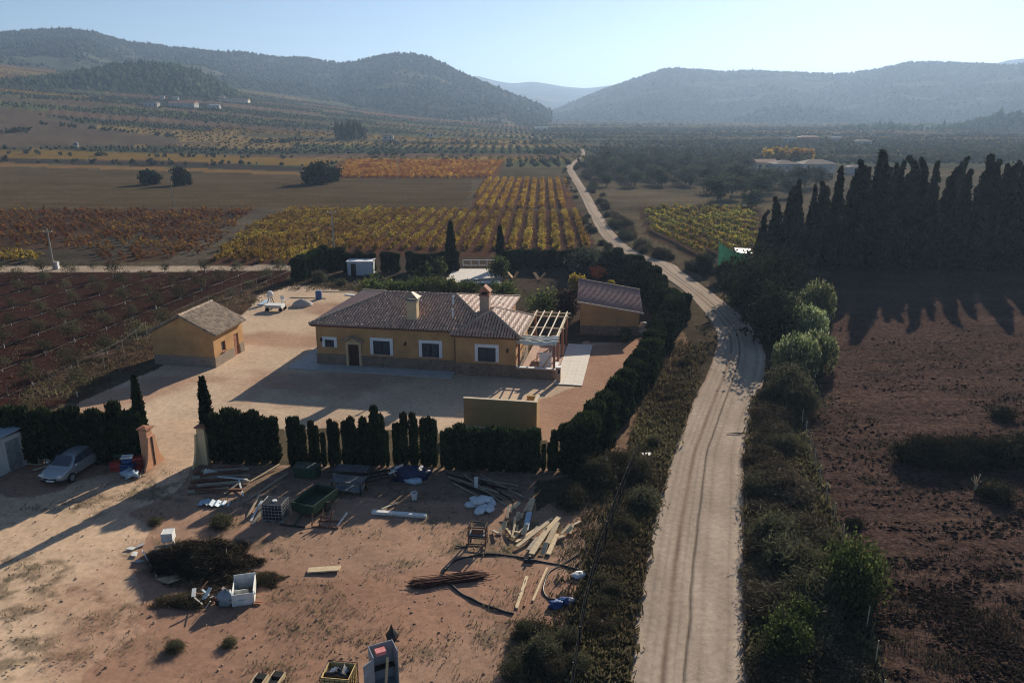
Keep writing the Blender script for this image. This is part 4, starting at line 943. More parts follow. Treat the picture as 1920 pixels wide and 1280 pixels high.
for k in range(36):
    px = 1480 + k * 21 + random.gauss(0, 6); py = 484 - (k % 3) * 9 + random.gauss(0, 2); x, y = G(px, py); h = 10.0 + 4.2 * random.random() + (1.5 if px > 1600 else -3.0)
    o = thing('windbreak_cypress', 'dark cypress in the rear rows of the windbreak', 'tree', (x, y, 0), k * 2.1, 'rear rows of the cypress windbreak'); o.scale = (h / 15 * 1.1, h / 15 * 1.1, h / 15)
    link('crown', BIG[(k * 3) % 5], o); link('trunk', bigtr, o)

# ---- bushes: a few kinds, many individuals
def bushkind(name, seeds, args, material, stem=True):
    out = []
    for s in range(seeds):
        out.append(npmesh(name, *crown(rg, *args), material))
    return out
BR = bushkind('foliage', 5, (1.0, 1.0, .75, 60, 60, .024, .24, .35, .5, .5, 4.6), bramble)
SC = bushkind('foliage', 5, (1.0, 1.0, .75, 60, 60, .027, .26, .3, .42, .5, 4.0), scrubl)
GR = bushkind('foliage', 4, (1.0, 1.0, 1.0, 44, 36, .075, .24, .5, .6, .85), greenl)
CR = bushkind('foliage', 3, (1.0, 1.0, 1.0, 70, 60, .044, .26, .45, .55, .85), leafmat('creeper_leaves', (.022, .030, .011), (.080, .095, .030), (.20, .21, .07), .3))
OL = bushkind('crown', 4, (1.9, 1.9, 1.35, 46, 34, .11, .2, .5, .6, 2.3), olive)
oltr = [trunkmesh('trunk', 1.5, .16, rg, .25, 4) for _ in range(2)]
def bush(x, y, s, kind, name, label, cat_, group=None, sz=None, z=0.0):
    o = link(name, random.choice(kind), None, (x, y, hz(x, y) + z), random.random() * 6.28, (s, s * random.uniform(.85, 1.15), sz or s * random.uniform(.8, 1.2)))
    return tag(o, label, cat_, group)
# brambles on the bank right of the road
bankL = [(1412, 745), (1404, 850), (1404, 960), (1407, 1080), (1410, 1180), (1416, 1290)]; bankR = [(1492, 750), (1508, 850), (1552, 960), (1588, 1080), (1614, 1180), (1640, 1290)]
for k in range(95):
    t = random.random() ** .8 * 4.999; i = int(t); f = t - i; y = bankL[i][1] * (1 - f) + bankL[i + 1][1] * f
    l_ = bankL[i][0] * (1 - f) + bankL[i + 1][0] * f + 6; r_ = bankR[i][0] * (1 - f) + bankR[i + 1][0] * f - 22
    c = random.random(); px = l_ + (r_ - l_) * c; x, y = G(px, y); s = random.uniform(.5, 1.05) * (.75 + .5 * math.sin(math.pi * min(1, max(0, c))))
    x = max(x, np.interp(y, RR[:, 1], RR[:, 0]) + s * .9)
    if random.random() < .8: bush(x, y, s, BR, 'bramble_bush', 'dry brown bramble mound on the bank right of the road', 'bush', 'brambles on the bank right of the road', s * random.uniform(.5, .85))
    else: bush(x, y, s, SC, 'scrub_bush', 'grey green scrub bush among the brambles right of the road', 'bush', 'scrub among the brambles')
for px, py, s, sz, lab in ((1590, 1145, 1.0, 1.8, 'tall green creeper mound over the fence at lower right'), (1612, 1105, .85, 1.3, 'green creeper shoulder beside the tall creeper mound'), (1470, 1240, .85, 1.2, 'green leafy bush at the bottom of the roadside bank'), (1500, 1190, .6, .9, 'small green bush above the bottom bank bush')):
    x, y = G(px, py); bush(x, y, s, CR, 'creeper_bush', lab, 'bush', sz=sz)
# verge left of the road
vl = [(1262, 640), (1205, 760), (1180, 860), (1150, 960), (1110, 1060), (1080, 1160), (1060, 1290)]; vr = [(1332, 650), (1290, 760), (1250, 860), (1218, 960), (1198, 1060), (1180, 1160), (1168, 1290)]
for k in range(60):
    t = random.random() ** .9 * 5.999; i = int(t); f = t - i; y = vl[i][1] * (1 - f) + vl[i + 1][1] * f
    l_ = vl[i][0] * (1 - f) + vl[i + 1][0] * f + 18; r_ = vr[i][0] * (1 - f) + vr[i + 1][0] * f - 8
    c = random.random(); x, y = G(l_ + (r_ - l_) * c, y); s = random.uniform(.22, .46) * (1.25 if .2 < c < .6 else .8)
    x = min(x, np.interp(y, RL[:, 1], RL[:, 0]) - s * 1.0)
    if random.random() < .6: bush(x, y, s, SC, 'scrub_bush', 'low grey green scrub on the verge left of the road', 'bush', 'scrub on the verge left of the road')
    else: bush(x, y, s, BR, 'dry_bush', 'low dry brown bush on the verge left of the road', 'bush', 'dry bushes on the verge left of the road')
for px, py, s, lab in ((1070, 945, 1.0, 'round olive coloured bush beside the timber heap'), (1120, 905, 1.1, 'dark bush below the corner of the road hedge'), (1160, 880, .9, 'grey bush beside the concrete ring frame'), (1195, 900, 1.0, 'bush by the wire fence below the hedge corner'), (1205, 950, 1.0, 'olive brown bush on the fence line'),
                    (985, 1190, .55, 'dark green weed bush at the end of the black hose'), (1015, 1235, .7, 'weedy bush near the bottom of the yard fence'), (960, 1265, .5, 'low weed mound at the yard bottom edge')):
    x, y = G(px, py); bush(x, y, s, SC, 'scrub_bush', lab, 'bush')
# canes and dark trees at the bend
for px, py, s, sz, k, lab in ((1505, 640, 2.3, 3.6, 0, 'pale green cane clump nearest the field corner'), (1530, 600, 1.9, 4.2, 0, 'tall cane clump behind the bend of the road'), (1470, 615, 1.8, 3.6, 0, 'cane clump on the road side of the thicket'),
                        (1490, 705, 2.0, 3.6, 0, 'bright cane clump facing the camera at the bend'), (1525, 690, 1.9, 3.2, 0, 'cane clump at the edge of the ploughed field'), (1475, 745, 1.5, 2.0, 1, 'olive scrub mound below the canes'), (1500, 770, 1.4, 1.6, 1, 'low brown scrub at the foot of the canes')):
    x, y = G(px, py)
    if k == 0:
        n = 2600; a = rg.random(n) * 6.283; r = np.sqrt(rg.random(n)); tz = rg.random(n) ** .6; top = (1 - .35 * r ** 2) * (.8 + .35 * vnoise(a * 2, r * 4, 3))
        P = np.stack([np.cos(a) * r, np.sin(a) * r, .05 + tz * top], -1) * np.array((s, s, sz)); d = np.stack([np.cos(a) * .3, np.sin(a) * .3, np.ones(n)], -1)
        v1, f1 = leafquads(P, .055 * (.7 + .7 * rg.random(n)), rg, 4.0, d, .45); v2, f2 = blob(s * .62, s * .62, sz * .42, rg, 10, 7, .3)
        o = tag(link('cane_clump', npmesh('cane_clump', *cat([(v1, f1), (v2 + np.array((0, 0, sz * .40)), f2)]), canel), None, (x, y, 0)), lab, 'cane')
    else: bush(x, y, s, SC, 'scrub_bush', lab, 'bush', sz=sz)
for px, py, top, lab in ((1442, 640, 535, 'dark evergreen at the inside of the road bend'), (1420, 600, 500, 'dark rounded evergreen above the shaded road bend'), (1388, 568, 486, 'dark bushy evergreen beside the road before the bend'), (1448, 588, 480, 'tall dark evergreen behind the canes'), (1358, 530, 498, 'low dark evergreen beside the green shade net'), (1318, 512, 480, 'grey green roadside bush at the track junction'), (1420, 545, 470, 'dark evergreen at the foot of the windbreak')):
    x, y = G(px, py); h = HT(px, py, top); o = thing('evergreen_tree', lab, 'tree', (x, y, 0)); R = h * .42
    link('crown', npmesh('crown', *crown(rg, R, R, h * .50, 60, 36, .12, .2, .5, .66, h * .54), leafmat('evergreen_leaves', (.014, .020, .011), (.045, .052, .026), trans=.25)), o); link('trunk', trunkmesh('trunk', h * .5, .12, rg, .1, 3), o)
# roadside scrub further along
for k in range(70):
    t = random.random(); i = 14 + t * 14; a = RR[int(i)] * (1 - i % 1) + RR[int(i) + 1] * (i % 1)
    x = a[0] + random.uniform(.8, 3.5); y = a[1] + random.uniform(-2, 2)
    if 488 > 0 and 92 < y < 118 and x < 40 and random.random() < .6: continue
    bush(x, y, random.uniform(.5, 1.3), BR if random.random() < .65 else SC, 'roadside_bush', 'dry bush lining the far stretch of the road', 'bush', 'bushes lining the far road')
for k in range(30):
    t = random.random(); i = 17 + t * 10; a = RL[int(i)] * (1 - i % 1) + RL[int(i) + 1] * (i % 1)
    bush(a[0] - random.uniform(.6, 2.2), a[1], random.uniform(.3, .7), SC, 'roadside_bush', 'low scrub between the vineyard and the far road', 'bush', 'scrub beside the vineyard road')

# ---- garden plants
def tree(px, py, top, wid, material, label, name='garden_shrub', cat_='shrub', n=40, size=.10, trunk=True, cz=.56):
    x, y = G(px, py); h = HT(px, py, top); o = thing(name, label, cat_, (x, y, 0)); R = wid / 2
    link('crown', npmesh('crown', *crown(rg, R, R, h * .46, n, 34, size, .22, .5, .5, h * cz), material), o); link('trunk', trunkmesh('trunk', h * .5, .06, rg, .1, 4), o)
tree(1105, 515, 466, 5.0, olive, 'round grey green olive tree at the back right garden corner', 'olive_tree', 'tree', 70, .12)
tree(820, 522, 486, 2.4, greenl, 'bright green shrub left of the patio'); tree(798, 528, 500, 2.2, greenl, 'low green shrub left of the bright patio shrub'); tree(935, 524, 485, 2.6, greenl, 'bright green shrub right of the patio balustrade')
tree(1083, 545, 515, 2.0, yellowl, 'yellow leafed shrub at the corner of the shed'); tree(1119, 520, 500, 2.0, redl, 'small red flowering shrub below the olive tree', trunk=False)
tree(1145, 553, 530, 1.0, yellowl, 'small pale yellow shrub behind the shed roof'); tree(1060, 595, 548, 2.8, plum, 'dark plum coloured shrub left of the shed')
tree(1018, 590, 545, 3.4, greenl, 'leafy green tree behind the pergola'); tree(945, 572, 530, 3.0, greenl, 'green bush behind the brick chimney'); tree(880, 560, 528, 3.4, greenl, 'dark green bush left of the brick chimney')
tree(705, 562, 520, 3.4, greenl, 'green bush behind the left roof hip'); tree(745, 560, 522, 3.4, greenl, 'green bush behind the house ridge'); tree(790, 558, 522, 3.6, greenl, 'green bush behind the middle of the ridge'); tree(835, 558, 525, 3.2, greenl, 'green bush between ridge and patio')
tree(1172, 640, 622, .8, greenl, 'small potted sapling on the red earth by the shed', cz=.7)
for px, py, s, lab in ((600, 527, .9, 'dry weed clump at the diagonal hedge foot'), (640, 535, .7, 'low dry weeds before the garden cabin'), (560, 522, .8, 'dry scrub at the garden left corner')):
    x, y = G(px, py); bush(x, y, s, SC, 'scrub_bush', lab, 'bush')

# ---- young almond orchard on the left, white trunk guards
almm = [npmesh('crown', *crown(rg, 1.05, 1.05, .85, 26, 26, .06, .30, .5, 0, 1.75), almond) for _ in range(4)]
almt = [trunkmesh('trunk', 1.2, .045, rg, .12, 5) for _ in range(3)]
_g = MB().tube([(0, 0, 0), (0, 0, .45)], .075, 8); gme = bpy.data.meshes.new('trunk_guard'); gme.from_pydata(_g.v, [], _g.f); gme.materials.append(mat('dull_white_sleeve', (.46, .45, .42), .8, .15))
p0 = np.array(G(79, 667)); p1 = np.array(G(363, 553)); du = (p1 - p0) / np.linalg.norm(p1 - p0); dn = np.array((-du[1], du[0])); ORCH, ORCH2 = [z[1] for z in ZONES if z[0] == "orchard_soil"]
nal = 0
for r in range(-2, 9):
    for c in range(-9, 22):
        q = p0 + du * (c * 4.6 + (r % 2) * 1.5) + dn * r * 5.6
        q = q + rg.normal(size=2) * .18
        if not (inpoly(q[0], q[1], ORCH) or inpoly(q[0], q[1], ORCH2)) or abs(q[0] / q[1]) > .80 or q[1] < 52: continue
        if np.hypot(q[0] - h0[0] - 2.5, q[1] - h0[1] - 2.5) < 6: continue
        o = thing('almond_tree', 'young sparse almond tree with white trunk guard in the orchard', 'tree', (q[0], q[1], 0), random.random() * 6.28, 'young almond trees'); s = random.uniform(.5, .9); o.scale = (s, s, s)
        link('crown', random.choice(almm), o); link('trunk', random.choice(almt), o); link('trunk_guard', gme, o); nal += 1
for r in range(-2, 9):
    a = p0 + du * -34 + dn * (r * 5.6 + .35); b = p0 + du * 74 + dn * (r * 5.6 + .35); P_ = [a + (b - a) * t for t in np.linspace(0, 1, 160)]
    P_ = [(x, y, .06) for x, y in P_ if inpoly(x, y, ORCH) and abs(x / y) < .8]
    if len(P_) > 3: tag(MB().tube([P_[0]] + P_[1:-1:6] + [P_[-1]], .035, 5).build('irrigation_pipe', mat('grey_pipe', (.085, .07, .06), .8, .1)), 'thin grey irrigation pipe along an almond row', 'pipe', 'irrigation pipes in the orchard')

# ---- vineyards
def vinemesh(rng, n, size, material, h=1.1, w=.62, stem=True):
    C = ell(9, rng, w, w * .8, h * .33, .3) + np.array((0, 0, h * .62)); P = (C[:, None] + rng.normal(size=(9, n // 9, 3)) * np.array((.22, .2, .16))).reshape(-1, 3)
    P[:, 2] = np.maximum(P[:, 2], .12); v, f = leafquads(P, size * (.7 + .6 * rng.random(len(P))), rng, 1.15)
    if stem:
        bv, bf = blob(w * .75, w * .7, h * .34, rng, 6, 5, .3); f = np.vstack([f, bf + len(v)]); v = np.vstack([v, bv + np.array((0, 0, h * .55))]); t = np.array([(-.04, -.04, -.05), (.04, -.04, -.05), (.05, .05, .8), (-.03, .05, .8)]); v = np.vstack([v, t]); f = np.vstack([f, [[len(v) - 4, len(v) - 3, len(v) - 2, len(v) - 1]]])
    return v, f
def plot(poly, ang, row, gap, miss=.05, origin=(0, 0), seed=1):
    rng = np.random.default_rng(seed); P = np.array(poly); c, s = math.cos(ang), math.sin(ang)
    R = np.stack([P[:, 0] * c - P[:, 1] * s, P[:, 0] * s + P[:, 1] * c], -1)       # rows run along second axis
    a = np.arange(math.floor(R[:, 0].min() / row), R[:, 0].max() / row + 1) * row; b = np.arange(R[:, 1].min(), R[:, 1].max(), gap)
    A, B = np.meshgrid(a, b); A = A.ravel() + rng.normal(size=A.size) * .09; B = B.ravel() + rng.normal(size=B.size) * .15
    x = A * c + B * s; y = -A * s + B * c; k = inpoly(x, y, poly) & (rng.random(len(x)) > miss) & (np.abs(x / y) < .80); return np.stack([x, y], -1)[k]
RA = math.radians(2.2)
mainp = gp((392, 492), (475, 420), (550, 393), (1078, 398), (1104, 466), (1080, 470), (640, 470), (545, 497)); upp = gp((884, 392), (908, 337), (1058, 337), (1074, 392)); orp = gp((620, 334), (655, 302), (942, 304), (926, 334))
redp = gp((-900, 395), (478, 394), (384, 478), (195, 492), (150, 465), (0, 465), (-900, 462)); rtp = gp((1208, 393), (1412, 391), (1420, 468), (1320, 480), (1225, 440)); lowp = gp((-300, 478), (72, 478), (80, 492), (-300, 499))
VY = [npmesh('grapevine', *vinemesh(rg, 126, .088, vine_y, 1.0, .36), vine_y) for _ in range(5)]
pm = plot(mainp, RA, 2.5, 1.45, .04, seed=3); pm = pm[np.argsort(np.hypot(pm[:, 0], pm[:, 1]))]
for x, y in pm[:300]:
    s = random.uniform(.85, 1.25)
    tag(link('grapevine', random.choice(VY), None, (x, y, 0), random.choice((0, 3.14)) + random.gauss(0, .3), (s, s, s * random.uniform(.85, 1.15))), 'yellow autumn grapevine in the near rows of the vineyard behind the house', 'vine', 'near rows of the yellow vineyard')
def stuffvines(name, P, material, label, n=54, size=.19, h=1.1, w=.62, rows=0):
    base = [vinemesh(rg, n, size, material, h, w, False) for _ in range(6)]; parts = []
    for j in range(6):
        Q = P[j::6]; v, f = base[j]
        if not len(Q): continue
        s = .8 + .45 * rg.random(len(Q)); zz = height(Q[:, 0], Q[:, 1])
        vv = v[None] * s[:, None, None] + np.stack([Q[:, 0], Q[:, 1], zz], -1)[:, None]; ff = f[None] + (np.arange(len(Q)) * len(v))[:, None, None]
        parts.append((vv.reshape(-1, 3), ff.reshape(-1, 4)))
    return tag(link(name, npmesh(name, *cat(parts), material)), label, 'vines', kind='stuff')
stuffvines('vine_rows', pm[300:], vine_y, 'far rows of yellow green vines behind the house', 54, .122, 1.0, .36)
stuffvines('vine_rows', plot(upp, RA, 2.5, 1.45, .06, seed=4), leafmat('vine_gold', (.22, .13, .025), (.46, .26, .04), trans=.45), 'golden vine rows of the narrow plot beside the road', 45, .17, 1.1, .42)
stuffvines('vine_rows', plot(orp, RA, 2.7, 1.6, .03, seed=5), vine_o, 'orange vine rows of the far plot', 27, .24, w=.6)
stuffvines('vine_rows', plot(redp, RA + .35, 2.6, 1.6, .30, seed=6), vine_r, 'rusty red vines of the plot at the left', 27, .15, .85, .38)
stuffvines('vine_rows', plot(lowp, RA, 2.3, 1.5, .1, seed=8), vine_y, 'yellow vines beyond the orchard at the left edge', 45, .16)
stuffvines('vine_rows', plot(rtp, -.12, 3.0, 1.5, .08, seed=7), leafmat('vine_green', (.10, .105, .025), (.27, .22, .045), (.40, .22, .04), trans=.4), 'green and yellow vines between the road and the windbreak', 54, .15, 1.2, .45)

# ---- groves, lone trees and scrub of the plain
def olv(x, y, s, label, group, name='olive_tree'):
    o = thing(name, label, 'tree', (x, y, hz(x, y)), random.random() * 6.28, group); o.scale = (s, s, s)
    link('crown', random.choice(OL), o); link('trunk', random.choice(oltr), o)
for x, y in plot(gp3((1105, 352), (1092, 305), (1250, 300), (1400, 318), (1412, 352), (1250, 355)), .05, 8.5, 8.0, .12, seed=11):
    olv(x, y, random.uniform(.8, 1.35), 'olive tree in the grove right of the far road', 'olive grove right of the road')
for px, py in ((1370, 372), (1395, 366), (1425, 372), (1345, 380), (1440, 360), (1460, 352), (1335, 362), (1410, 392), (1480, 370), (1500, 355), (1385, 350), (1530, 350)):
    x, y = G3(px, py); olv(x, y, random.uniform(1.2, 1.9), 'larger dark olive tree between grove and windbreak', 'dark olives by the windbreak')
for px, py, h, w, lab in ((283, 346, 4.6, 5.5, 'round dark bush left of the power pole in the fallow field'), (342, 347, 4.8, 5.0, 'round dark bush right of the power pole in the fallow field'), (597, 345, 6.0, 9.5, 'wide dark thicket beside the orange vineyard'), (622, 340, 4.5, 5.5, 'smaller dark bush joined to the wide thicket')):
    x, y = G(px, py); o = thing('field_tree', lab, 'tree', (x, y, 0))
    link('crown', npmesh('crown', *crown(rg, w / 2, w / 2.4, h * .5, 60, 40, .26, .18, .5, .7, h * .5), MATS['evergreen_leaves']), o); link('trunk', trunkmesh('trunk', h * .4, .2, rg, .1, 3), o)

def lumps(rng, n, k=12):
    """cheap leafy tree for the far plain: a small cloud of facets"""
    return leafquads(ell(k, rng, 1, 1, .85, .35) + np.array((0, 0, .85)), .5 * (.7 + .6 * rng.random(k)), rng, 1.2)
def scatter(pts, smin, smax, tall=1.0):
    P = np.array(pts); base = [lumps(rg, 1) for _ in range(8)]; parts = []
    for j in range(8):
        Q = P[j::8]; v, f = base[j]
        if not len(Q): continue
        s = smin + (smax - smin) * rg.random(len(Q)); S = np.stack([s, s, s * tall], -1)
        vv = v[None] * S[:, None] + np.stack([Q[:, 0], Q[:, 1], height(Q[:, 0], Q[:, 1])], -1)[:, None]
        parts.append((vv.reshape(-1, 3), (f[None] + (np.arange(len(Q)) * len(v))[:, None, None]).reshape(-1, 4)))
    return parts
pts = []
while len(pts) < 6500:
    px = random.uniform(-150, 2100); py = 216 + 90 * random.random() ** 1.25
    if px < 1000 and random.random() < .90: continue
    if px < 950 and py > 268: continue
    if 1050 < px < 1120 and py > 270: continue
    x, y = G3(px, py)
    if inpoly(x, y, SLOPE) or inpoly(x, y, orp): continue
    if vnoise(x / 60, y / 45, 91) < .40 + .1 * random.random(): continue
    pts.append((x, y))
parts = scatter([p for p in pts if p[0] < 15], .5, 1.1) + scatter([p for p in pts if p[0] >= 15], .6, 1.6)
lines = []
for a, b, n, jit in (((475, 268), (560, 266), 40, 3), ((1160, 246), (1345, 250), 90, 10), ((1500, 255), (1900, 258), 160, 8), ((0, 304), (420, 312), 18, 2), ((150, 305), (880, 335), 0, 0), ((300, 205), (470, 210), 20, 8), ((700, 272), (1050, 270), 50, 6), ((560, 275), (900, 292), 16, 4), ((1120, 300), (1420, 296), 120, 6), ((1420, 332), (1560, 336), 50, 4), ((0, 252), (40, 246), 16, 4), ((60, 232), (330, 258), 30, 1), ((420, 282), (900, 298), 24, 2), ((0, 290), (560, 298), 25, 2), ((820, 215), (1060, 212), 120, 14), ((30, 186), (460, 190), 110, 10)):
    for _ in range(n):
        t = random.random(); x, y = G3(a[0] + (b[0] - a[0]) * t, a[1] + (b[1] - a[1]) * t); lines.append((x + random.gauss(0, jit), y + random.gauss(0, jit)))
parts += scatter(lines, .7, 1.6, 1.15)
copse = [G3(random.uniform(632, 690), random.uniform(259, 263)) for _ in range(26)] + [G3(random.gauss(1035, 12), 209) for _ in range(16)]
parts += scatter(copse, 1.3, 2.2, 3.4)
GC, OC = [], []
xs_, ys_ = np.meshgrid(np.arange(-760, 760, 5.2), np.arange(330, 1180, 5.2)); xs_ = xs_.ravel() + rg.normal(size=xs_.size) * .5; ys_ = ys_.ravel() + rg.normal(size=ys_.size) * .5
rx_ = xs_ * .996 + ys_ * .08; ry_ = ys_ * .996 - xs_ * .08 + 30 * (fbm(xs_ / 300, ys_ / 300, 40, 2) - .5); jy_ = np.floor(ry_ / 36).astype(np.int64); jx_ = np.floor((rx_ + 400 * _hash(jy_, jy_ * 0 + 3, 9)) / 260).astype(np.int64); hh = np.minimum((_hash(jx_, jy_, 77) * 8).astype(int), 7)
ok = (np.abs(xs_ / ys_) < .74) & ~inpoly(xs_, ys_, SLOPE) & (rg.random(len(xs_)) > .15)
for z_ in ZONES: ok &= ~inpoly(xs_, ys_, z_[1])
ok &= ~inpoly(xs_, ys_, ROADPOLY)
for sel, mm, nm, lb in ((np.isin(hh, (0, 3, 6)), farleaf, 'grove_rows', 'fine rows of grey green trees in far valley groves'), (np.isin(hh, (2, 5)), leafmat('far_vine_ochre', (.14, .09, .025), (.26, .17, .045), trans=.3), 'far_vine_rows', 'fine ochre vine rows in far valley plots')):
    k_ = ok & sel; q_ = np.stack([xs_[k_], ys_[k_], height(xs_[k_], ys_[k_]) + .6], -1); sz_ = (.7 + .6 * rg.random((len(q_), 1))) * np.array((1.0, 1.0, 1.0 if nm == 'grove_rows' else .6))
    tag(link(nm, npmesh(nm, *octa(q_, sz_, rg), mm)), lb, 'rows', kind='stuff')
tag(link('distant_trees', npmesh('distant_trees', *cat(parts), farleaf)), 'scattered trees and scrub over the far valley floor', 'trees', kind='stuff')
for k, (px, py) in enumerate([(1442, 305), (1455, 304), (1470, 306), (1490, 305), (1502, 305), (1512, 306)]):
    x, y = G3(px, py); o = link('autumn_tree', npmesh('autumn_tree', *crown(rg, 2.6, 2.6, 2.6, 30, 24, .35, .22, .5, .6, 3.0), leafmat('autumn_leaves', (.34, .19, .03), (.52, .33, .06), trans=.4)), None, (x, y, hz(x, y)))
    tag(o, 'orange autumn tree in the row behind the far white house', 'tree', 'autumn trees behind the far house')

# ---- weeds and dry grass
def tufts(P, hmin, hmax, k, material, name, label, spread=.16):
    n = len(P); C = np.repeat(P, k, 0) + rg.normal(size=(n * k, 2)) * spread; h = np.repeat(hmin + (hmax - hmin) * rg.random(n), k) * (.5 + .6 * rg.random(n * k))
    d = np.stack([rg.normal(size=n * k) * .5, rg.normal(size=n * k) * .5, np.ones(n * k)], -1)
    c3 = np.stack([C[:, 0], C[:, 1], h * .45], -1); v, f = leafquads(c3, h * .16, rg, 3.2, d, .2)
    return tag(link(name, npmesh(name, v, f, material)), label, 'weeds', kind='stuff')
P = []
while len(P) < 1700:
    x, y = G(random.uniform(0, 1180), random.uniform(880, 1330))
    if fbm(x * .33, y * .5, 61, 4) * .6 + .4 * fbm(x * 1.7, y * 2.1, 91, 3) > .50 + .05 * random.random() + (.10 if x < -13 and y < 40 else 0): P.append((x, y))
tufts(np.array(P), .05, .22, 7, weedl, 'yard_weeds', 'low dry weeds scattered over the front yard earth', .22)
P = []
for k in range(7500):
    t = random.random() ** .8 * 5.999; i = int(t); f = t - i; y = vl[i][1] * (1 - f) + vl[i + 1][1] * f; l_ = vl[i][0] * (1 - f) + vl[i + 1][0] * f; r_ = vr[i][0] * (1 - f) + vr[i + 1][0] * f
    P.append(G(l_ + (r_ + 4 - l_) * random.random(), y))
for k in range(5200):
    t = random.random() ** .8 * 4.999; i = int(t); f = t - i; y = bankL[i][1] * (1 - f) + bankL[i + 1][1] * f; l_ = bankL[i][0] * (1 - f) + bankL[i + 1][0] * f; r_ = bankR[i][0] * (1 - f) + bankR[i + 1][0] * f
    P.append(G(l_ - 3 + (r_ + 12 - l_) * random.random(), y))
tufts(np.array(P), .15, .55, 7, leafmat('verge_grass', (.045, .040, .022), (.15, .125, .07), trans=.35), 'verge_grass', 'dry grass and weeds along both verges of the road', .2)
P = []
while len(P) < 2200:
    x, y = G(random.uniform(1530, 2050), random.uniform(640, 1320))
    if fbm(x * .10, y * .55, 33, 4) > .52 and fbm(x * .5, y * 1.5, 35, 3) > .48 and inpoly(x, y, [z[1] for z in ZONES if z[0] == "ploughed_field"][0]): P.append((x, y))
tufts(np.array(P), .06, .25, 6, leafmat('dark_weeds', (.030, .026, .018), (.075, .062, .042), trans=.3), 'field_weeds', 'dark weeds in patches across the ploughed field', .3)
P = []
while len(P) < 1500:
    x, y = G(random.uniform(20, 560), random.uniform(520, 760))
    if inpoly(x, y, ORCH2) or (inpoly(x, y, ORCH) and random.random() < .12): P.append((x, y))
P += [G(random.uniform(540, 700), random.uniform(515, 545)) for _ in range(500)]
tufts(np.array(P), .1, .45, 7, straw, 'orchard_grass', 'dry grass strip between orchard and yard', .25)
P = [(lambda q: G(np.interp(q, (890, 1040, 1160, 1300), (1150, 1110, 1085, 1065)) - abs(random.gauss(0, 24)), q))(random.uniform(890, 1300)) for _ in range(700)] + [G(random.gauss(1030, 28), random.uniform(1175, 1300)) for _ in range(700)]
tufts(np.array([p for p in P if p[0] < np.interp(p[1], RL[:, 1], RL[:, 0]) - 3.0]), .08, .34, 8, leafmat('fence_weeds', (.045, .040, .024), (.135, .115, .068), trans=.3), 'fence_weeds', 'tall dry weeds along the yard side of the fence', .25)
for k in range(13):
    x, y = G(random.gauss(1040, 24), random.uniform(1185, 1300)); bush(x, y, random.uniform(.25, .5), SC if k % 3 else BR, 'weed_bush', 'low weed bush in the bottom right corner of the yard', 'bush', 'weed bushes in the yard corner')
HB = bushkind('foliage', 4, (1.0, 1.0, .75, 60, 46, .034, .22, .5, .78, .55, 2.6), leafmat('dark_hedge_leaves', (.016, .015, .009), (.050, .045, .026), trans=.2))
# field hedge and bushes in the ploughed field
lab = 'dense dark hedge shrub in the row across the ploughed field'
for px in range(1705, 2060, 17):
    x, y = G(px, 866 + random.gauss(0, 4)); bush(x, y, 1.0, HB, 'hedge_shrub', lab, 'bush', 'hedge row in the ploughed field', 1.15)
for px, py, s, lab in ((1876, 782, .9, 'flat dark bush alone in the upper ploughed field'), (1868, 932, .95, 'dark bush beside the bundle of pale stakes'), (1600, 985, .5, 'small dry bush by the field fence')):
    x, y = G(px, py); bush(x, y, s, HB, 'field_bush', lab, 'bush', sz=s * .7)
# ------------------------------------------------------------------ yard things
rust = mat('rusted_steel', (.16, .075, .045), .8, .45, 5, .3); blackp = mat('black_plastic', (.018, .018, .020), .45, .2, 5); greenp = mat('green_paint', (.022, .052, .029), .6, .35, 3)
bluep = mat('blue_plastic', (.035, .09, .24), .5, .3, 3); redp_ = mat('red_plastic', (.32, .04, .03), .5, .3, 3); plastic = mat('white_plastic', (.66, .66, .62), .5, .15, 4); rawwood = mat('sawn_wood', (.58, .45, .28), .8, .3, 4, .3, streak=(1, 7, 7))
greywood = mat('grey_timber', (.34, .29, .22), .85, .35, 4, .3, streak=(1, 7, 7)); tarp = mat('dark_blue_tarp', (.012, .022, .07), .5, .4, 3, .4); palebl = mat('pale_blue_sheet', (.35, .45, .52), .6, .25, 3)
cardb = mat('cardboard', (.45, .32, .19), .9, .2, 3); tyre = mat('tyre_rubber', (.014, .014, .015), .8, .2); yellowed = mat('yellowed_plastic', (.62, .46, .20), .5, .25, 2.5); greymet = mat('grey_cabinet_paint', (.24, .28, .31), .5, .2, 2)

def place(name, label, cat_, px, py, rz=0.0, group=None, z=0.0):
    x, y = G(px, py); return thing(name, label, cat_, (x, y, z), rz, group)
def heading(a, b):
    p, q = G(*a), G(*b); return math.atan2(q[1] - p[1], q[0] - p[0])

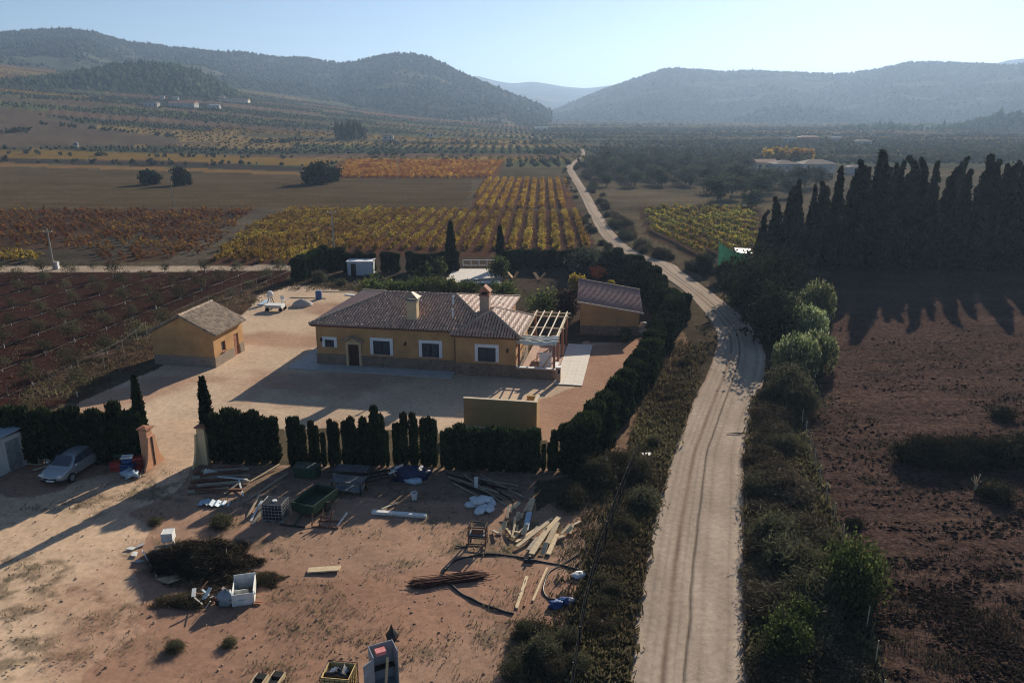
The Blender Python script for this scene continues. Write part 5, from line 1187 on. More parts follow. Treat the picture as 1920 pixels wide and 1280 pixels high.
# ---- parked car: hatchback lofted from cross sections
def car():
    A = heading((186, 852), (122, 893)); x, y = G(140, 884)
    o = thing('parked_car', 'silver grey hatchback parked in hedge shade beside the cabin', 'car', (x, y, 0), A)
    paint = mat('silver_paint', (.42, .44, .45), .32, .06, 2, metal=.55, spec=.5)
    # station: x, floor z, belt z, half width, roof z, roof half width (front is +x)
    st = [(-2.08, .45, .80, .55, .82, .50), (-2.02, .28, .92, .78, .98, .60), (-1.85, .22, .96, .84, 1.18, .62), (-1.55, .2, .97, .86, 1.40, .64), (-.9, .2, .96, .87, 1.50, .66), (-.1, .2, .95, .87, 1.52, .66), (.5, .2, .94, .87, 1.42, .63), (.95, .2, .93, .86, 1.12, .66), (1.2, .2, .92, .86, .95, .72), (1.7, .22, .84, .83, .87, .70), (2.0, .28, .72, .74, .75, .60), (2.12, .42, .60, .55, .62, .45)]
    V = []; k = 10
    for sx, fz, bz, hw, rz_, rw in st:
        half = [(hw * .85, fz), (hw, fz + .14), (hw * 1.0, bz - .12), (hw * .97, bz), (rw * 1.0, rz_ - .06)]
        V += [(sx, -a, b) for a, b in half] + [(sx, a, b) for a, b in half[::-1]]
    F = [(i * k + j, i * k + (j + 1) % k, (i + 1) * k + (j + 1) % k, (i + 1) * k + j) for i in range(len(st) - 1) for j in range(k)]
    F += [tuple(range(k))[::-1], tuple((len(st) - 1) * k + j for j in range(k))]
    b = MB().add(V, F).build('body', paint, o, smooth=True); ss = b.modifiers.new('s', 'SUBSURF'); ss.levels = ss.render_levels = 2
    def pane(name, pts, m, off=.012): MB().add(pts, [tuple(range(len(pts)))]).build(name, m, o, fix=False)
    pane('windscreen', [(1.14, -.60, .985), (1.14, .60, .985), (.56, .52, 1.40), (.56, -.52, 1.40)], glass)
    pane('rear_window', [(-1.96, .52, 1.08), (-1.96, -.52, 1.08), (-1.66, -.50, 1.36), (-1.66, .50, 1.36)], glass)
    for s in (-1, 1):
        pane('side_window', [(.98, s * .835, .98), (.05, s * .86, .985), (.05, s * .70, 1.42), (.52, s * .68, 1.37)][::s], glass)
        pane('side_window', [(-.02, s * .86, .985), (-1.0, s * .86, .985), (-1.0, s * .70, 1.41), (-.02, s * .70, 1.43)][::s], glass)
        MB().box(1.92, 2.06, s * .62 - .17, s * .62 + .17, .60, .74).build('headlight', plastic, o, bevel=.03)
        MB().box(-2.06, -1.98, s * .62 - .12, s * .62 + .12, .72, .95).build('tail_light', redp_, o, bevel=.02)
        MB().box(.82, .98, s * 1.0 - .09, s * 1.0 + .09, .95, 1.08).build('mirror', paint, o, bevel=.03)
        for wx in (-1.28, 1.32):
            w = MB().tube([(wx, s * .70, .31), (wx, s * .90, .31)], .31, 20).build('wheel', tyre, o)
            MB().tube([(wx, s * .87, .31), (wx, s * .912, .31)], .20, 14).build('rim', steel, w)
    MB().box(2.06, 2.11, -.42, .42, .44, .55).build('grille', blackp, o); MB().box(2.12, 2.135, -.26, .26, .34, .43).build('number_plate', white, o); MB().box(1.9, 2.10, -.72, .72, .26, .34).build('bumper', blackp, o, bevel=.02)
car()

# ---- plastic crates by the pillar
def crate(px, py, z, m, label, rz=0.0, sz=(.6, .4, .3)):
    o = place('plastic_crate', label, 'crate', px, py, rz, None, z); a, b, c = sz
    MB().box(-a / 2, a / 2, -b / 2, b / 2, 0, .03).build('base', m, o)
    for s in (-1, 1):
        for q in (0, 1, 2):
            MB().box(-a / 2, a / 2, s * b / 2 - .015, s * b / 2 + .015, .04 + q * c * .33, .04 + q * c * .33 + c * .24).build('slat', m, o); MB().box(s * a / 2 - .015, s * a / 2 + .015, -b / 2 + .02, b / 2 - .02, .04 + q * c * .33, .04 + q * c * .33 + c * .24).build('slat', m, o)
crate(219, 882, 0, redp_, 'red crate at the foot of the crate stack, left of the pillar'); crate(219, 882, .33, redp_, 'upper red crate of the left stack beside the pillar', .1)
crate(241, 880, 0, bluep, 'large blue crate beneath the white tray', .05, (.9, .6, .5)); crate(241, 880, .54, bluep, 'small blue crate upon the large blue crate', .2); crate(228, 871, .0, greenp, 'green crate behind the red and blue crates', .3, (.7, .5, .9))
crate(253, 884, 0, redp_, 'single red crate touching the pillar foot', -.2); crate(259, 876, .0, redp_, 'red crate behind the salmon gate pillar', .4, (.6, .4, .8))
o = place('white_tray', 'flat white tray lying on the blue crates', 'tray', 241, 880, .2, None, .86); MB().box(-.35, .35, -.25, .25, 0, .03).box(-.35, .35, -.25, -.22, .031, .08).box(-.35, .35, .22, .25, .031, .08).build('tray', plastic, o)
o = place('plastic_bag_heap', 'crumpled blue white plastic heap before the crates', 'bag', 247, 893); v, f = blob(.55, .4, .28, RNG, 12, 8, .5); link('bag', npmesh('bag', v + np.array((0, 0, .2)), f, palebl), o)
o = place('broken_bench', 'dark broken wooden bench behind the parked car', 'bench', 100, 873, -.3)
MB().box(-1.2, 1.2, -.2, .2, .42, .47).build('seat', greywood, o)
for s in (-1, 1): MB().box(s - .05, s + .05, -.18, .18, 0, .418).build('leg', greywood, o)
for i, (px, py, m, lab) in enumerate(((70, 872, rawwood, 'orange plank heap left of the car, upper board'), (76, 878, redwood, 'red brown board beside the car roof'), (90, 880, palewood, 'pale board lying before the hedge left of the car'))):
    x, y = G(px, py); tag(MB().bar((-.8, 0, .06 + .05 * i), (.8, .2 * i, .1 + .06 * i), .22, .05).build('board', m, None, (x, y, 0), .4 * i - .3), lab, 'board')

# ---- lumber, beams and poles
def plank(a, b, w, t, m, label, z0=.06, z1=.06, group=None, name='plank', cat_='plank'):
    (x0, y0), (x1, y1) = G(*a), G(*b); me = MB().bar((0, 0, z0), (x1 - x0, y1 - y0, z1), w, t).build(name, m, None, (x0, y0, 0)); return tag(me, label, cat_, group)
# three loose planks beside the hose
plank((968, 1142), (988, 1082), .16, .06, rawwood, 'leftmost of three pale planks lying beside the black hose'); plank((983, 1138), (1006, 1074), .09, .06, redwood, 'thin reddish batten in the middle of the three planks'); plank((999, 1128), (1026, 1066), .10, .07, rawwood, 'rightmost thin batten of the three planks')
plank((578, 1072), (638, 1070), .42, .07, rawwood, 'single wide yellow board lying alone in the yard', .10, .16)
# timber heap: crop coordinates (900,920)+ /8.53
HEAP = [(575, 840, 1150, 475, .16, 0), (530, 790, 700, 680, .14, 0), (590, 940, 1090, 620, .22, 0), (770, 1010, 930, 815, .24, 1), (820, 1085, 1060, 760, .30, 0), (1000, 1040, 1060, 930, .22, 0), (1090, 1050, 1230, 740, .24, 0), (880, 900, 1260, 510, .28, 0), (1080, 900, 1240, 640, .26, 0), (820, 800, 930, 660, .22, 1), (980, 770, 1110, 590, .22, 1), (1060, 880, 1180, 700, .2, 0),
        (1240, 800, 1340, 780, .2, 0), (1300, 750, 1440, 640, .16, 0), (1380, 740, 1470, 720, .2, 0), (1430, 590, 1610, 520, .14, 0), (1440, 720, 1490, 600, .14, 0), (430, 480, 460, 360, .14, 0), (480, 400, 520, 300, .14, 0), (545, 340, 630, 290, .22, 0), (600, 500, 610, 430, .2, 0), (650, 470, 680, 400, .18, 0), (775, 370, 840, 215, .34, 0), (700, 380, 790, 340, .12, 0), (725, 700, 790, 420, .3, 2),
        (320, 720, 330, 650, .2, 0), (370, 650, 400, 590, .26, 0), (430, 650, 500, 760, .12, 0), (510, 800, 560, 640, .1, 0), (540, 660, 560, 560, .12, 0), (590, 690, 600, 580, .12, 0), (210, 670, 300, 760, .16, 1), (690, 750, 740, 660, .25, 0), (490, 700, 640, 740, .1, 0), (560, 540, 640, 500, .12, 1), (880, 1000, 950, 900, .2, 1), (1150, 760, 1190, 690, .16, 0)]
for k, (x0, y0, x1, y1, w, m) in enumerate(HEAP):
    zb = .08 + .05 * (k % 5); plank((900 + x0 / 8.53, 920 + y0 / 8.53), (900 + x1 / 8.53, 920 + y1 / 8.53), w, .07, (rawwood, greywood, palebl)[m], 'pale blue grey board standing in the timber heap' if m == 2 else 'pale sawn plank in the scattered timber heap by the fence', zb, zb + .05 + .12 * (k % 3), None if m == 2 else 'planks of the timber heap')
for k in range(14):
    a = (905 + k * 4, 915 + 14 * math.sin(k)); plank((835 + k * 5, 888 + (k * 7) % 22), (905 + k * 6, 912 + (k * 11) % 40), .06, .06, greywood if k % 2 else iron, 'thin dark pole in the shaded pole pile behind the white sacks', .05 + .03 * (k % 4), .05 + .03 * (k % 3), 'poles of the shaded pile', 'pole', 'pole')
plank((698, 962), (800, 970), .26, .18, plastic, 'long white plastic pipe section lying in the hedge shade', .1, .1, name='pipe_section', cat_='pipe'); plank((716, 960), (746, 944), .12, .06, greywood, 'grey batten crossing the end of the white pipe', .2, .1)
plank((463, 972), (489, 940), .10, .06, rawwood, 'pale batten leaning left of the black tank', .04, .5); plank((470, 978), (492, 950), .12, .06, plastic, 'white batten leaning beside the black tank', .04, .4); plank((474, 985), (492, 965), .2, .08, greywood, 'grey board leaning at the foot of the black tank', .04, .25); plank((455, 945), (540, 895), .08, .08, greywood, 'long grey pole running behind the black tank', .06, .3, name='pole', cat_='pole'); plank((525, 984), (572, 990), .08, .06, iron, 'dark iron bar on the ground right of the black tank', name='bar', cat_='bar')
# dark stack of beams in the hedge shade
for k in range(10):
    plank((352 + k * 3, 925 - (k % 5) * 9), (430 + (k * 13) % 40, 918 - (k % 5) * 10 + (k % 2) * 6), .18, .14, rust if k % 3 else greywood, 'dark rusty beam in the shaded stack right of the gate', .1 + .12 * (k // 5), .1 + .12 * (k // 5), 'beams of the shaded stack', 'beam', 'beam')
plank((410, 903), (465, 908), .12, .05, plastic, 'pale rail lying on the dark beam stack', .35, .35, name='rail', cat_='rail'); plank((449, 908), (456, 932), .10, .05, plastic, 'short white batten standing at the end of the beam stack', .3, .1); plank((420, 930), (448, 914), .16, .06, greywood, 'grey brown board at the front of the beam stack', .15, .3); plank((470, 905), (525, 878), .1, .06, rawwood, 'pale board running from beam stack toward hedge', .1, .3)
o = place('pale_offcuts', 'small heap of white offcuts on the shaded beam stack', 'offcuts', 392, 893)
for i in range(5): MB().bar((i * .16 - .3, 0, .15 + .05 * i), (i * .16 - .2, .2, .45 - .05 * i), .1, .06).build('offcut', plastic, o)
o = place('corrugated_sheet', 'bent white corrugated sheet at the edge of the hedge shadow', 'sheet', 405, 946, .05); vs2 = []; fs2 = []
for i in range(25):
    for j in range(2): vs2.append((-1.0 + i * .083, -.35 + .7 * j + .1 * math.sin(i * .4), .10 + .05 * math.sin(i * 1.57) + .10 * math.sin(i * .2)))
for i in range(24): fs2.append((2 * i, 2 * i + 2, 2 * i + 3, 2 * i + 1))
MB().add(vs2, fs2).build('sheet', palebl, o, fix=False)

# ---- caged liquid tanks
def ibc(px, py, rz, body, label, cut, cage=steel):
    o = place('caged_tank', label, 'tank', px, py, rz); MB().box(-.6, .6, -.5, .5, 0, .03).build('pallet_deck', greywood, o)
    for s in (-.5, 0, .5): MB().box(s - .08 if s else -.08, s + .08 if s else .08, -.48, .48, .032, .13).build('pallet_foot', greywood, o)
    mb = MB()
    if cut:
        mb.box(-.55, .55, -.46, -.43, .14, 1.1).box(-.55, .55, .43, .46, .14, 1.1).box(-.55, -.52, -.43, .43, .14, 1.1).box(.52, .55, -.43, .43, .14, 1.1).box(-.52, .52, -.43, .43, .14, .17)
    else: mb.box(-.56, .56, -.46, .46, .14, 1.1)
    mb.build('container', body, o, bevel=.05 if not cut else 0)
    if not cut: MB().lathe([(.14, 0), (.14, .05), (.12, .07)], 14, (0, 0, 1.1)).build('lid', plastic, o)
    for z in (.18, .38, .58, .78, .98, 1.12):
        MB().tube([(-.6, -.5, z), (.6, -.5, z), (.6, .5, z), (-.6, .5, z), (-.6, -.5, z)], .013, 5).build('cage_ring', cage, o)
    for i in range(7):
        for s in (-1, 1): MB().tube([(-.6 + .2 * i, s * .51, .1), (-.6 + .2 * i, s * .51, 1.12)], .011, 5).build('cage_bar', cage, o)
    for i in range(5):
        for s in (-1, 1): MB().tube([(s * .61, -.4 + .2 * i, .1), (s * .61, -.4 + .2 * i, 1.12)], .011, 5).build('cage_bar', cage, o)
    return o
ibc(518, 972, -.12, blackp, 'black caged liquid tank with white lid in the hedge shade', False)
o = ibc(638, 1300, -.12, yellowed, 'yellowed caged tank with cut open top at the bottom edge', True, iron); v, f = blob(.45, .38, .3, RNG, 14, 8, .6); link('rubbish', npmesh('rubbish', v + np.array((-.05, 0, .8)), f, blackp), o)
for i in range(7): MB().bar((-.35 + .1 * i, -.2 + .07 * (i % 4), 1.02), (-.25 + .1 * i, .1 + .05 * (i % 3), 1.10 + .03 * (i % 2)), .1, .02).build('scrap', plastic if i % 2 else greymet, o)

# ---- green tipper, workbench, frames and other stores in the shade
o = place('green_trailer', 'open green steel tipping trailer box in the hedge shade', 'trailer', 592, 952, math.radians(-22))
for a in ((-.75, .75, -1.2, -1.15, .35, .85), (-.75, .75, 1.15, 1.2, .35, .85), (-.75, -.70, -1.15, 1.15, .35, .85), (.70, .75, -1.15, 1.15, .35, .85)): MB().box(*a).build('side_board', greenp, o)
MB().box(-.75, .75, -1.2, 1.2, .30, .348).build('floor', greenp, o); MB().box(-.8, .8, -1.25, 1.25, .852, .90).build('rim', greenp, o) if False else None
for s in (-1, 1): MB().tube([(s * .78, 0, .28), (s * .92, 0, .28)], .28, 14).build('wheel', tyre, o)
MB().bar((0, -1.2, .3), (.2, -2.3, .06), .08).build('drawbar', greenp, o)
o = place('green_bin', 'dark green metal box against the front hedge', 'box', 577, 893, -.15); MB().box(-.75, .75, -.4, .4, 0, .75).build('box', greenp, o); MB().box(-.78, .78, -.43, .43, .752, .80).build('lid', mat('dull_green_lid', (.05, .07, .055), .8, .3), o)
o = place('workbench', 'grey metal workbench among the stores before the hedge', 'workbench', 655, 922, -.2); MB().box(-1.0, 1.0, -.5, .5, .82, .87).build('tabletop', mat('dull_dark_metal', (.10, .105, .11), .8, .35, 3), o)
for x in (-.9, .9):
    for y in (-.42, .42): MB().box(x - .035, x + .035, y - .035, y + .035, 0, .818).build('leg', iron, o)
MB().box(-.85, .85, -.40, .40, .25, .28).build('shelf', greymet, o)
o = place('metal_sheet_stack', 'flat dark sheets lying behind the workbench', 'sheets', 660, 893, -.1)
for i in range(4): MB().box(-1.3 + .1 * i, 1.3 - .07 * i, -.5, .5, .45 + i * .04, .47 + i * .04).build('sheet', MATS['dull_dark_metal'] if i % 2 else iron, o)
for s in (-1, 1): MB().box(s - .1, s + .1, -.4, .4, 0, .448).build('block', concrete, o)
o = place('farm_harrow', 'dark farm implement with pale bars left of the blue tarp', 'implement', 718, 905, math.radians(28))
for y in (-.5, 0, .5): MB().bar((-1.2, y, .55), (1.2, y, .55), .09).build('beam', iron, o)
for i in range(6): MB().bar((-1.1 + .44 * i, -.55, .58), (-1.1 + .44 * i, .55, .62), .07).build('cross_bar', steel if i > 3 else iron, o)
for i in range(6): MB().bar((-1.1 + .44 * i, .5 * ((i % 3) - 1), .0), (-1.1 + .44 * i, .5 * ((i % 3) - 1), .5), .05).build('tine', rust, o)
for i in range(3): MB().bar((.3 + .3 * i, -.3 + .3 * i, .70), (.9 + .3 * i, -.2 + .3 * i, .74), .12, .05).build('pale_bar', plastic, o)
o = place('blue_tarp', 'dark blue tarpaulin heaped against the front hedge', 'tarpaulin', 772, 900); v, f = blob(1.1, .6, .55, RNG, 18, 12, .3); link('tarp', npmesh('tarp', v + np.array((0, 0, .4)), f, tarp, True), o); v, f = blob(.6, .35, .22, RNG, 12, 8, .3); link('fold', npmesh('fold', v + np.array((.2, -.5, .2)), f, palebl, True), o)
o = place('white_bucket', 'white bucket standing alone in the hedge shadow', 'bucket', 777, 937); MB().lathe([(.15, 0), (.19, .45), (.205, .45), (.205, .48), (.17, .48), (.15, .1)], 14).build('bucket', plastic, o)
MB().tube([(.2 * math.cos(t), .02, .42 + .2 * math.sin(t)) for t in np.linspace(0, 3.14, 9)], .008, 5).build('handle', steel, o)
for i in range(9):
    px, py = ((884, 950), (905, 955), (921, 948), (892, 941), (912, 940), (900, 962), (918, 958), (908, 946), (896, 951))[i]; x, y = G(px, py); v, f = blob(.42, .30, .17, RNG, 12, 8, .12)
    tag(link('white_sack', npmesh('white_sack', v, f, mat('white_sacking', (.55, .60, .62), .7, .15, 4), True), None, (x, y, .15 + (.24 if i > 6 else 0)), i * .8), 'plump white sack in the pile right of the bucket', 'sack', 'pile of white sacks')
o = place('cable_spool_post', 'short pale post standing in the shade behind the sacks', 'post', 893, 915); MB().lathe([(.12, 0), (.12, .7), (.13, .72)], 10).build('post', plastic, o)
o = place('bed_frame', 'upturned brown metal frame in the sun below the green trailer', 'frame', 612, 986, -.1)
for a, b, m in (((-.75, -.2, .05), (.75, -.2, .05), rust), ((-.6, .5, .05), (.75, .5, .05), rust), ((-.35, -.2, .05), (-.3, .5, .75), rust), ((.2, -.2, .05), (.25, .5, .75), rust), ((-.35, .2, .4), (.25, .2, .4), rust), ((-.75, -.2, .05), (-.95, .5, .5), rust), ((.65, -.1, .1), (1.05, .55, .6), plastic)): MB().bar(a, b, .07).build('bar', m, o)

# ---- rusty trolley with mesh seat, hoses, rods
o = place('scaffold_trolley', 'dark rusty trolley frame casting its shadow left of the timber heap', 'trolley', 896, 1022, -.1)
for x in (-.45, .45):
    for y in (-.3, .3): MB().bar((x, y, .08), (x, y, 1.25), .07).build('upright', rust, o)
for z in (.25, .7, 1.22):
    for y in (-.3, .3): MB().bar((-.45, y, z), (.45, y, z), .06).build('rail', iron, o)
    for x in (-.45, .45): MB().bar((x, -.3, z), (x, .3, z), .06).build('rail', iron, o)
MB().box(-.42, .42, -.28, .28, .72, .75).build('deck', greymet, o); MB().box(-.3, .3, -.2, .2, .76, 1.0).build('motor', rust, o); MB().bar((-.5, -.35, .06), (-1.1, -.3, .1), .07).build('foot_bar', iron, o)
for x in (-.42, .42): MB().tube([(x - .04, .3, .1), (x + .04, .3, .1)], .1, 12).build('wheel', tyre, o)
def hose(pts, r, label, sc=4.571, ox=740, oy=920):
    P = np.array([G(ox + a / sc, oy + b / sc) for a, b in pts]); Q = resample(P, len(pts) * 8); tag(MB().tube([(x, y, .06 + .02 * math.sin(i * .4)) for i, (x, y) in enumerate(Q)], r, 7).build('hose', blackp, smooth=True), label, 'hose')
hose([(415, 720), (440, 670), (500, 615), (600, 580), (800, 550), (1000, 565), (1180, 600), (1400, 640), (1580, 685)], .055, 'long black hose arching above the rod bundle'); hose([(455, 790), (560, 880), (660, 935), (760, 980), (900, 1030), (1020, 1060)], .06, 'black hose running down right from the rod bundle'); hose([(1590, 540), (1450, 630), (1330, 700), (1285, 790), (1275, 870), (1320, 930), (1400, 945)], .05, 'curled black hose beside the blue bags')
o = place('hose_coupling', 'dark hose coupling at the foot of the timber heap', 'coupling', 992, 1054); MB().tube([(-.25, 0, .1), (.25, -.05, .1)], .11, 10).tube([(0, 0, .1), (.05, .05, .35)], .07, 8).build('coupling', blackp, o)
o = place('rod_bundle', 'bundle of thin dark red brown rods lying across the yard', 'rods', 842, 1090); rr_ = random.Random(3); rods = MB()
for i in range(170):
    a = heading((775, 1095), (905, 1078)) + rr_.gauss(0, .045); L = 1.5 + rr_.gauss(0, .18); cx_, cy_ = rr_.gauss(0, .22), rr_.gauss(0, .13); z = .04 + abs(rr_.gauss(0, .09))
    rods.bar((cx_ - L * math.cos(a), cy_ - L * math.sin(a), z + rr_.gauss(0, .03)), (cx_ + L * math.cos(a), cy_ + L * math.sin(a), z + rr_.gauss(0, .05)), .022)
rods.build('rods', mat('red_brown_rod', (.075, .028, .02), .8, .4, 8), o, fix=False)['kind'] = 'stuff'
for px, py, lab, m in ((1042, 1137, 'blue plastic bag beside the curled hose', bluep), (1062, 1130, 'smaller blue plastic bag right of the hose end', bluep), (1087, 1082, 'crumpled white sheet near the yard fence', plastic)):
    x, y = G(px, py); v, f = blob(.40, .26, .16, RNG, 14, 8, .4); tag(link('plastic_bag', npmesh('plastic_bag', v + np.array((0, 0, .12)), f, m), None, (x, y, 0), .3), lab, 'bag')

# ---- brush heap and dumped things
def twigheap(name, px, py, rx, ry, rz_, n, material, label, L=.7, seed=1, thick=.012):
    rng = np.random.default_rng(seed); x, y = G(px, py); a = rng.random(n) * 6.283; r = np.sqrt(rng.random(n)) * (.55 + .75 * vnoise(np.cos(a) * 2.2 + 5 * seed, np.sin(a) * 2.2, seed + 3)); top = np.maximum(.05, 1 - r ** 1.5) * (.65 + .6 * vnoise(np.cos(a) * r * 3 + 9, np.sin(a) * r * 3, seed))
    C = np.stack([np.cos(a) * r * rx, np.sin(a) * r * ry, .03 + top * rz_ * rng.random(n) ** .5], -1); d = rng.normal(size=(n, 3)) * np.array((1, 1, .45))
    v, f = leafquads(C, thick * (.5 + .9 * rng.random(n)), rng, L / thick / 2, d, .0); v2, f2 = blob(rx * .5, ry * .5, rz_ * .38, rng, 16, 10, .4)
    v[:, 2] = np.maximum(v[:, 2], .01); v2[:, 2] = np.maximum(v2[:, 2], -.02)
    return tag(link(name, npmesh(name, *cat([(v, f), (v2, f2)]), material), None, (x, y, 0)), label, 'heap')
twigl = leafmat('dead_twigs', (.014, .011, .009), (.052, .037, .027), (.13, .10, .07), .05)
twigheap('brush_heap', 372, 1055, 3.0, 1.7, 1.35, 11000, twigl, 'large dark heap of cut branches left in the yard', .62, 3)
twigheap('twig_scatter', 410, 1085, 2.4, 1.1, .35, 1800, twigl, 'thin litter of twigs spilling below the brush heap', .5, 5)
twigheap('weed_heap', 500, 1090, .9, .6, .5, 1300, leafmat('dry_brown_weeds', (.05, .038, .025), (.13, .10, .065), trans=.2), 'brown dead weed mound right of the white tub', .4, 6)
twigheap('weed_heap', 345, 1130, 1.5, .7, .4, 1700, MATS['dry_brown_weeds'], 'dark weedy mound left of the scrap pile', .4, 7)
for px, py, s, lab in ((415, 985, .6, 'grey green bush at the top of the brush heap'), (292, 981, .35, 'small weed clump left of the brush heap'), (330, 1215, .4, 'low weed tuft in the lower left yard'), (430, 1208, .32, 'tiny weed tuft in the lower yard')):
    x, y = G(px, py); bush(x, y, s, SC, 'scrub_bush', lab, 'bush', sz=s * .7)
o = place('white_crate_box', 'white open box standing on the left of the brush heap', 'box', 318, 1022, .15); MB().box(-.28, .28, -.3, -.27, .35, .85).box(-.28, .28, .27, .3, .35, .85).box(-.28, -.25, -.27, .27, .35, .85).box(.25, .28, -.27, .27, .35, .85).box(-.25, .25, -.27, .27, .80, .84).box(-.22, -.16, -.2, -.1, 0, .35).box(.16, .22, .1, .2, 0, .35).build('box', plastic, o)
o = place('wooden_pallet', 'grey wooden pallet leaning on the brush heap', 'pallet', 312, 1058, .35)
for i in range(6): MB().bar((-.5, -.1 + .13 * i, .12 + .13 * i), (.5, -.1 + .13 * i, .12 + .13 * i), .10, .025, (0, -.7, .7)).build('slat', greywood, o)
for x in (-.45, 0, .45): MB().bar((x, -.12, .05), (x, .62, .78), .08, .06).build('bearer', greywood, o)
for i, (px, py, lab) in enumerate(((245, 1030, 'upper pale shard left of the brush heap'), (262, 1025, 'pale broken tile against the brush heap'), (252, 1042, 'lower grey shard left of the brush heap'), (262, 1055, 'narrow white shard at the heap corner'))):
    x, y = G(px, py); tag(MB().prism([(-.25, -.1), (.2, -.16), (.28, .05), (-.05, .15)], .02, .06).build('broken_shard', plastic if i % 2 == 0 else concrete, None, (x, y, .05), i), lab, 'shard')
plank((268, 1040), (294, 1082), .05, .04, plastic, 'thin white pole lying from the brush heap to the cardboard', .3, .05, name='pole', cat_='pole')
tag(MB().prism([(-.75, 0), (0, -.42), (.72, .05), (.05, .38)], .0, .03).build('cardboard_sheet', cardb, None, (*G(321, 1087), .05)), 'flat brown cardboard sheet on the ground below the brush heap', 'cardboard')
o = place('white_tub', 'open white fridge liner tub dumped in the yard', 'tub', 459, 1118, math.radians(14)); t_ = .05
for a in ((-.5, .5, -.72, -.67, 0, .62), (-.5, .5, .67, .72, 0, .80), (-.5, -.45, -.67, .67, 0, .62), (.45, .5, -.67, .67, 0, .70)): MB().box(*a).build('side', plastic, o, bevel=.015)
MB().box(-.45, .45, -.67, .67, 0, .05).build('bottom', mat('stained_bottom', (.20, .15, .09), .8, .4, 3), o); MB().box(-.45, .2, -.1, -.06, .051, .45).build('divider', plastic, o)
o = place('scrap_pile', 'pile of dark metal and plastic scrap beside the white tub', 'scrap', 405, 1128)
for i in range(26):
    rr2 = random.Random(i); x0, y0 = rr2.gauss(0, .55), rr2.gauss(0, .3); MB().bar((x0, y0, .05 + .3 * rr2.random()), (x0 + rr2.gauss(0, .35), y0 + rr2.gauss(0, .3), .1 + .5 * rr2.random()), .05 + .2 * rr2.random(), .03).build('scrap_piece', (iron, greymet, palebl, plastic, rust, iron, blackp)[i % 7], o)
v, f = blob(.42, .3, .42, RNG, 12, 8, .3); link('bag', npmesh('bag', v + np.array((.6, -.2, .35)), f, greymet, True), o)
o = place('brick_stack', 'few red bricks lying right of the white tub', 'bricks', 484, 1132)
for i in range(4): MB().box(-.25 + .2 * (i % 2), -.06 + .2 * (i % 2), -.1 + .14 * (i // 2), 0 + .14 * (i // 2), 0, .09).build('brick', terracotta, o)

# ---- bottom edge: cabinet and troughs
o = place('steel_cabinet', 'open grey steel cabinet standing with doors apart at the bottom edge', 'cabinet', 722, 1285, math.radians(25))
MB().box(-.50, .50, .38, .41, .02, 1.75).build('back_panel', greymet, o); MB().box(-.50, -.47, -.35, .38, .02, 1.75).build('side_panel', greymet, o); MB().box(.47, .50, -.35, .38, .02, 1.75).build('side_panel', greymet, o); MB().box(-.47, .47, -.35, .38, .02, .06).build('bottom', greymet, o)
MB().bar((-.49, -.36, .88), (-.95, -.62, .88), .03, 1.65, (0, 0, 1)).build('door', greymet, o); MB().bar((-.1, -.4, .05), (.1, -.25, 1.5), .10, .04).build('batten', rawwood, o); MB().box(-.3, .1, -.1, .2, 1.55, 1.70).build('pink_bundle', mat('pink_cloth', (.62, .22, .22), .9, .2), o); MB().box(-.45, .45, 0, .3, .8, .83).build('shelf', iron, o)
tag(MB().lathe([(.2, 0), (.28, .3), (.10, .55), (.02, .8)], 8).build('dark_cone', blackp, None, (*G(735, 1200), 0)), 'small dark object standing behind the steel cabinet', 'object')
for i, (a, lab) in enumerate((((480, 1290), 'left wooden trough at the bottom edge of the yard'), ((512, 1286), 'right wooden trough with dark end at the bottom edge'))):
    o = place('wooden_trough', lab, 'trough', a[0], a[1], math.radians(-12)); MB().box(-.22, .22, -1.2, .6, .0, .03).build('bottom', rawwood, o); MB().box(-.25, -.22, -1.2, .6, 0, .25).build('side', rawwood, o); MB().box(.22, .25, -1.2, .6, 0, .25).build('side', rawwood, o); MB().box(-.22, .22, .3, .6, .031, .22).build('end_block', dark, o)

# ---- building stuff on the far side of the yard
o = place('cement_mixer', 'small pale cement mixer on legs at the far yard corner', 'mixer', 508, 568, .2); MB().lathe([(.18, 0), (.36, .2), (.36, .55), (.22, .8)], 12, (0, 0, .65)).build('drum', plastic, o)
for x, y in ((-.4, -.3), (.4, -.3), (0, .4)): MB().bar((x, y, 0), (x * .3, y * .3, .8), .07).build('leg', iron, o)
o = place('small_trailer', 'low white trailer with black wheels in the far yard', 'trailer', 517, 582, -.1); MB().add([(-.95, -.5, .35), (.95, -.5, .35), (.95, .5, .35), (-.95, .5, .35), (-1.1, -.6, .75), (.9, -.6, .75), (.9, .6, .75), (-1.1, .6, .75)], [(0, 3, 2, 1), (4, 5, 6, 7), (0, 1, 5, 4), (1, 2, 6, 5), (2, 3, 7, 6), (3, 0, 4, 7)]).build('tub', plastic, o)
for x in (-.75, .85):
    for s in (-1, 1): MB().tube([(x, s * .55, .24), (x, s * .68, .24)], .24, 12).build('wheel', tyre, o)
o = place('sand_heap', 'grey heap of sand beside the white trailer', 'heap', 567, 573); v, f = blob(1.2, .9, .75, np.random.default_rng(4), 18, 10, .12); v[:, 2] = np.maximum(v[:, 2], -.02); link('sand', npmesh('sand', v, f, mat('grey_sand', (.38, .36, .33), .95, .1, 6), True), o)
o = place('blue_barrel', 'blue plastic barrel standing at the far yard edge', 'barrel', 598, 561); MB().lathe([(.33, 0), (.38, .1), (.39, .5), (.38, .95), (.33, 1.05), (.30, 1.05)], 16).build('drum', bluep, o, smooth=False); MB().lathe([(.39, 0), (.405, .03), (.39, .06)], 16, (0, 0, .34)).build('hoop', bluep, o)
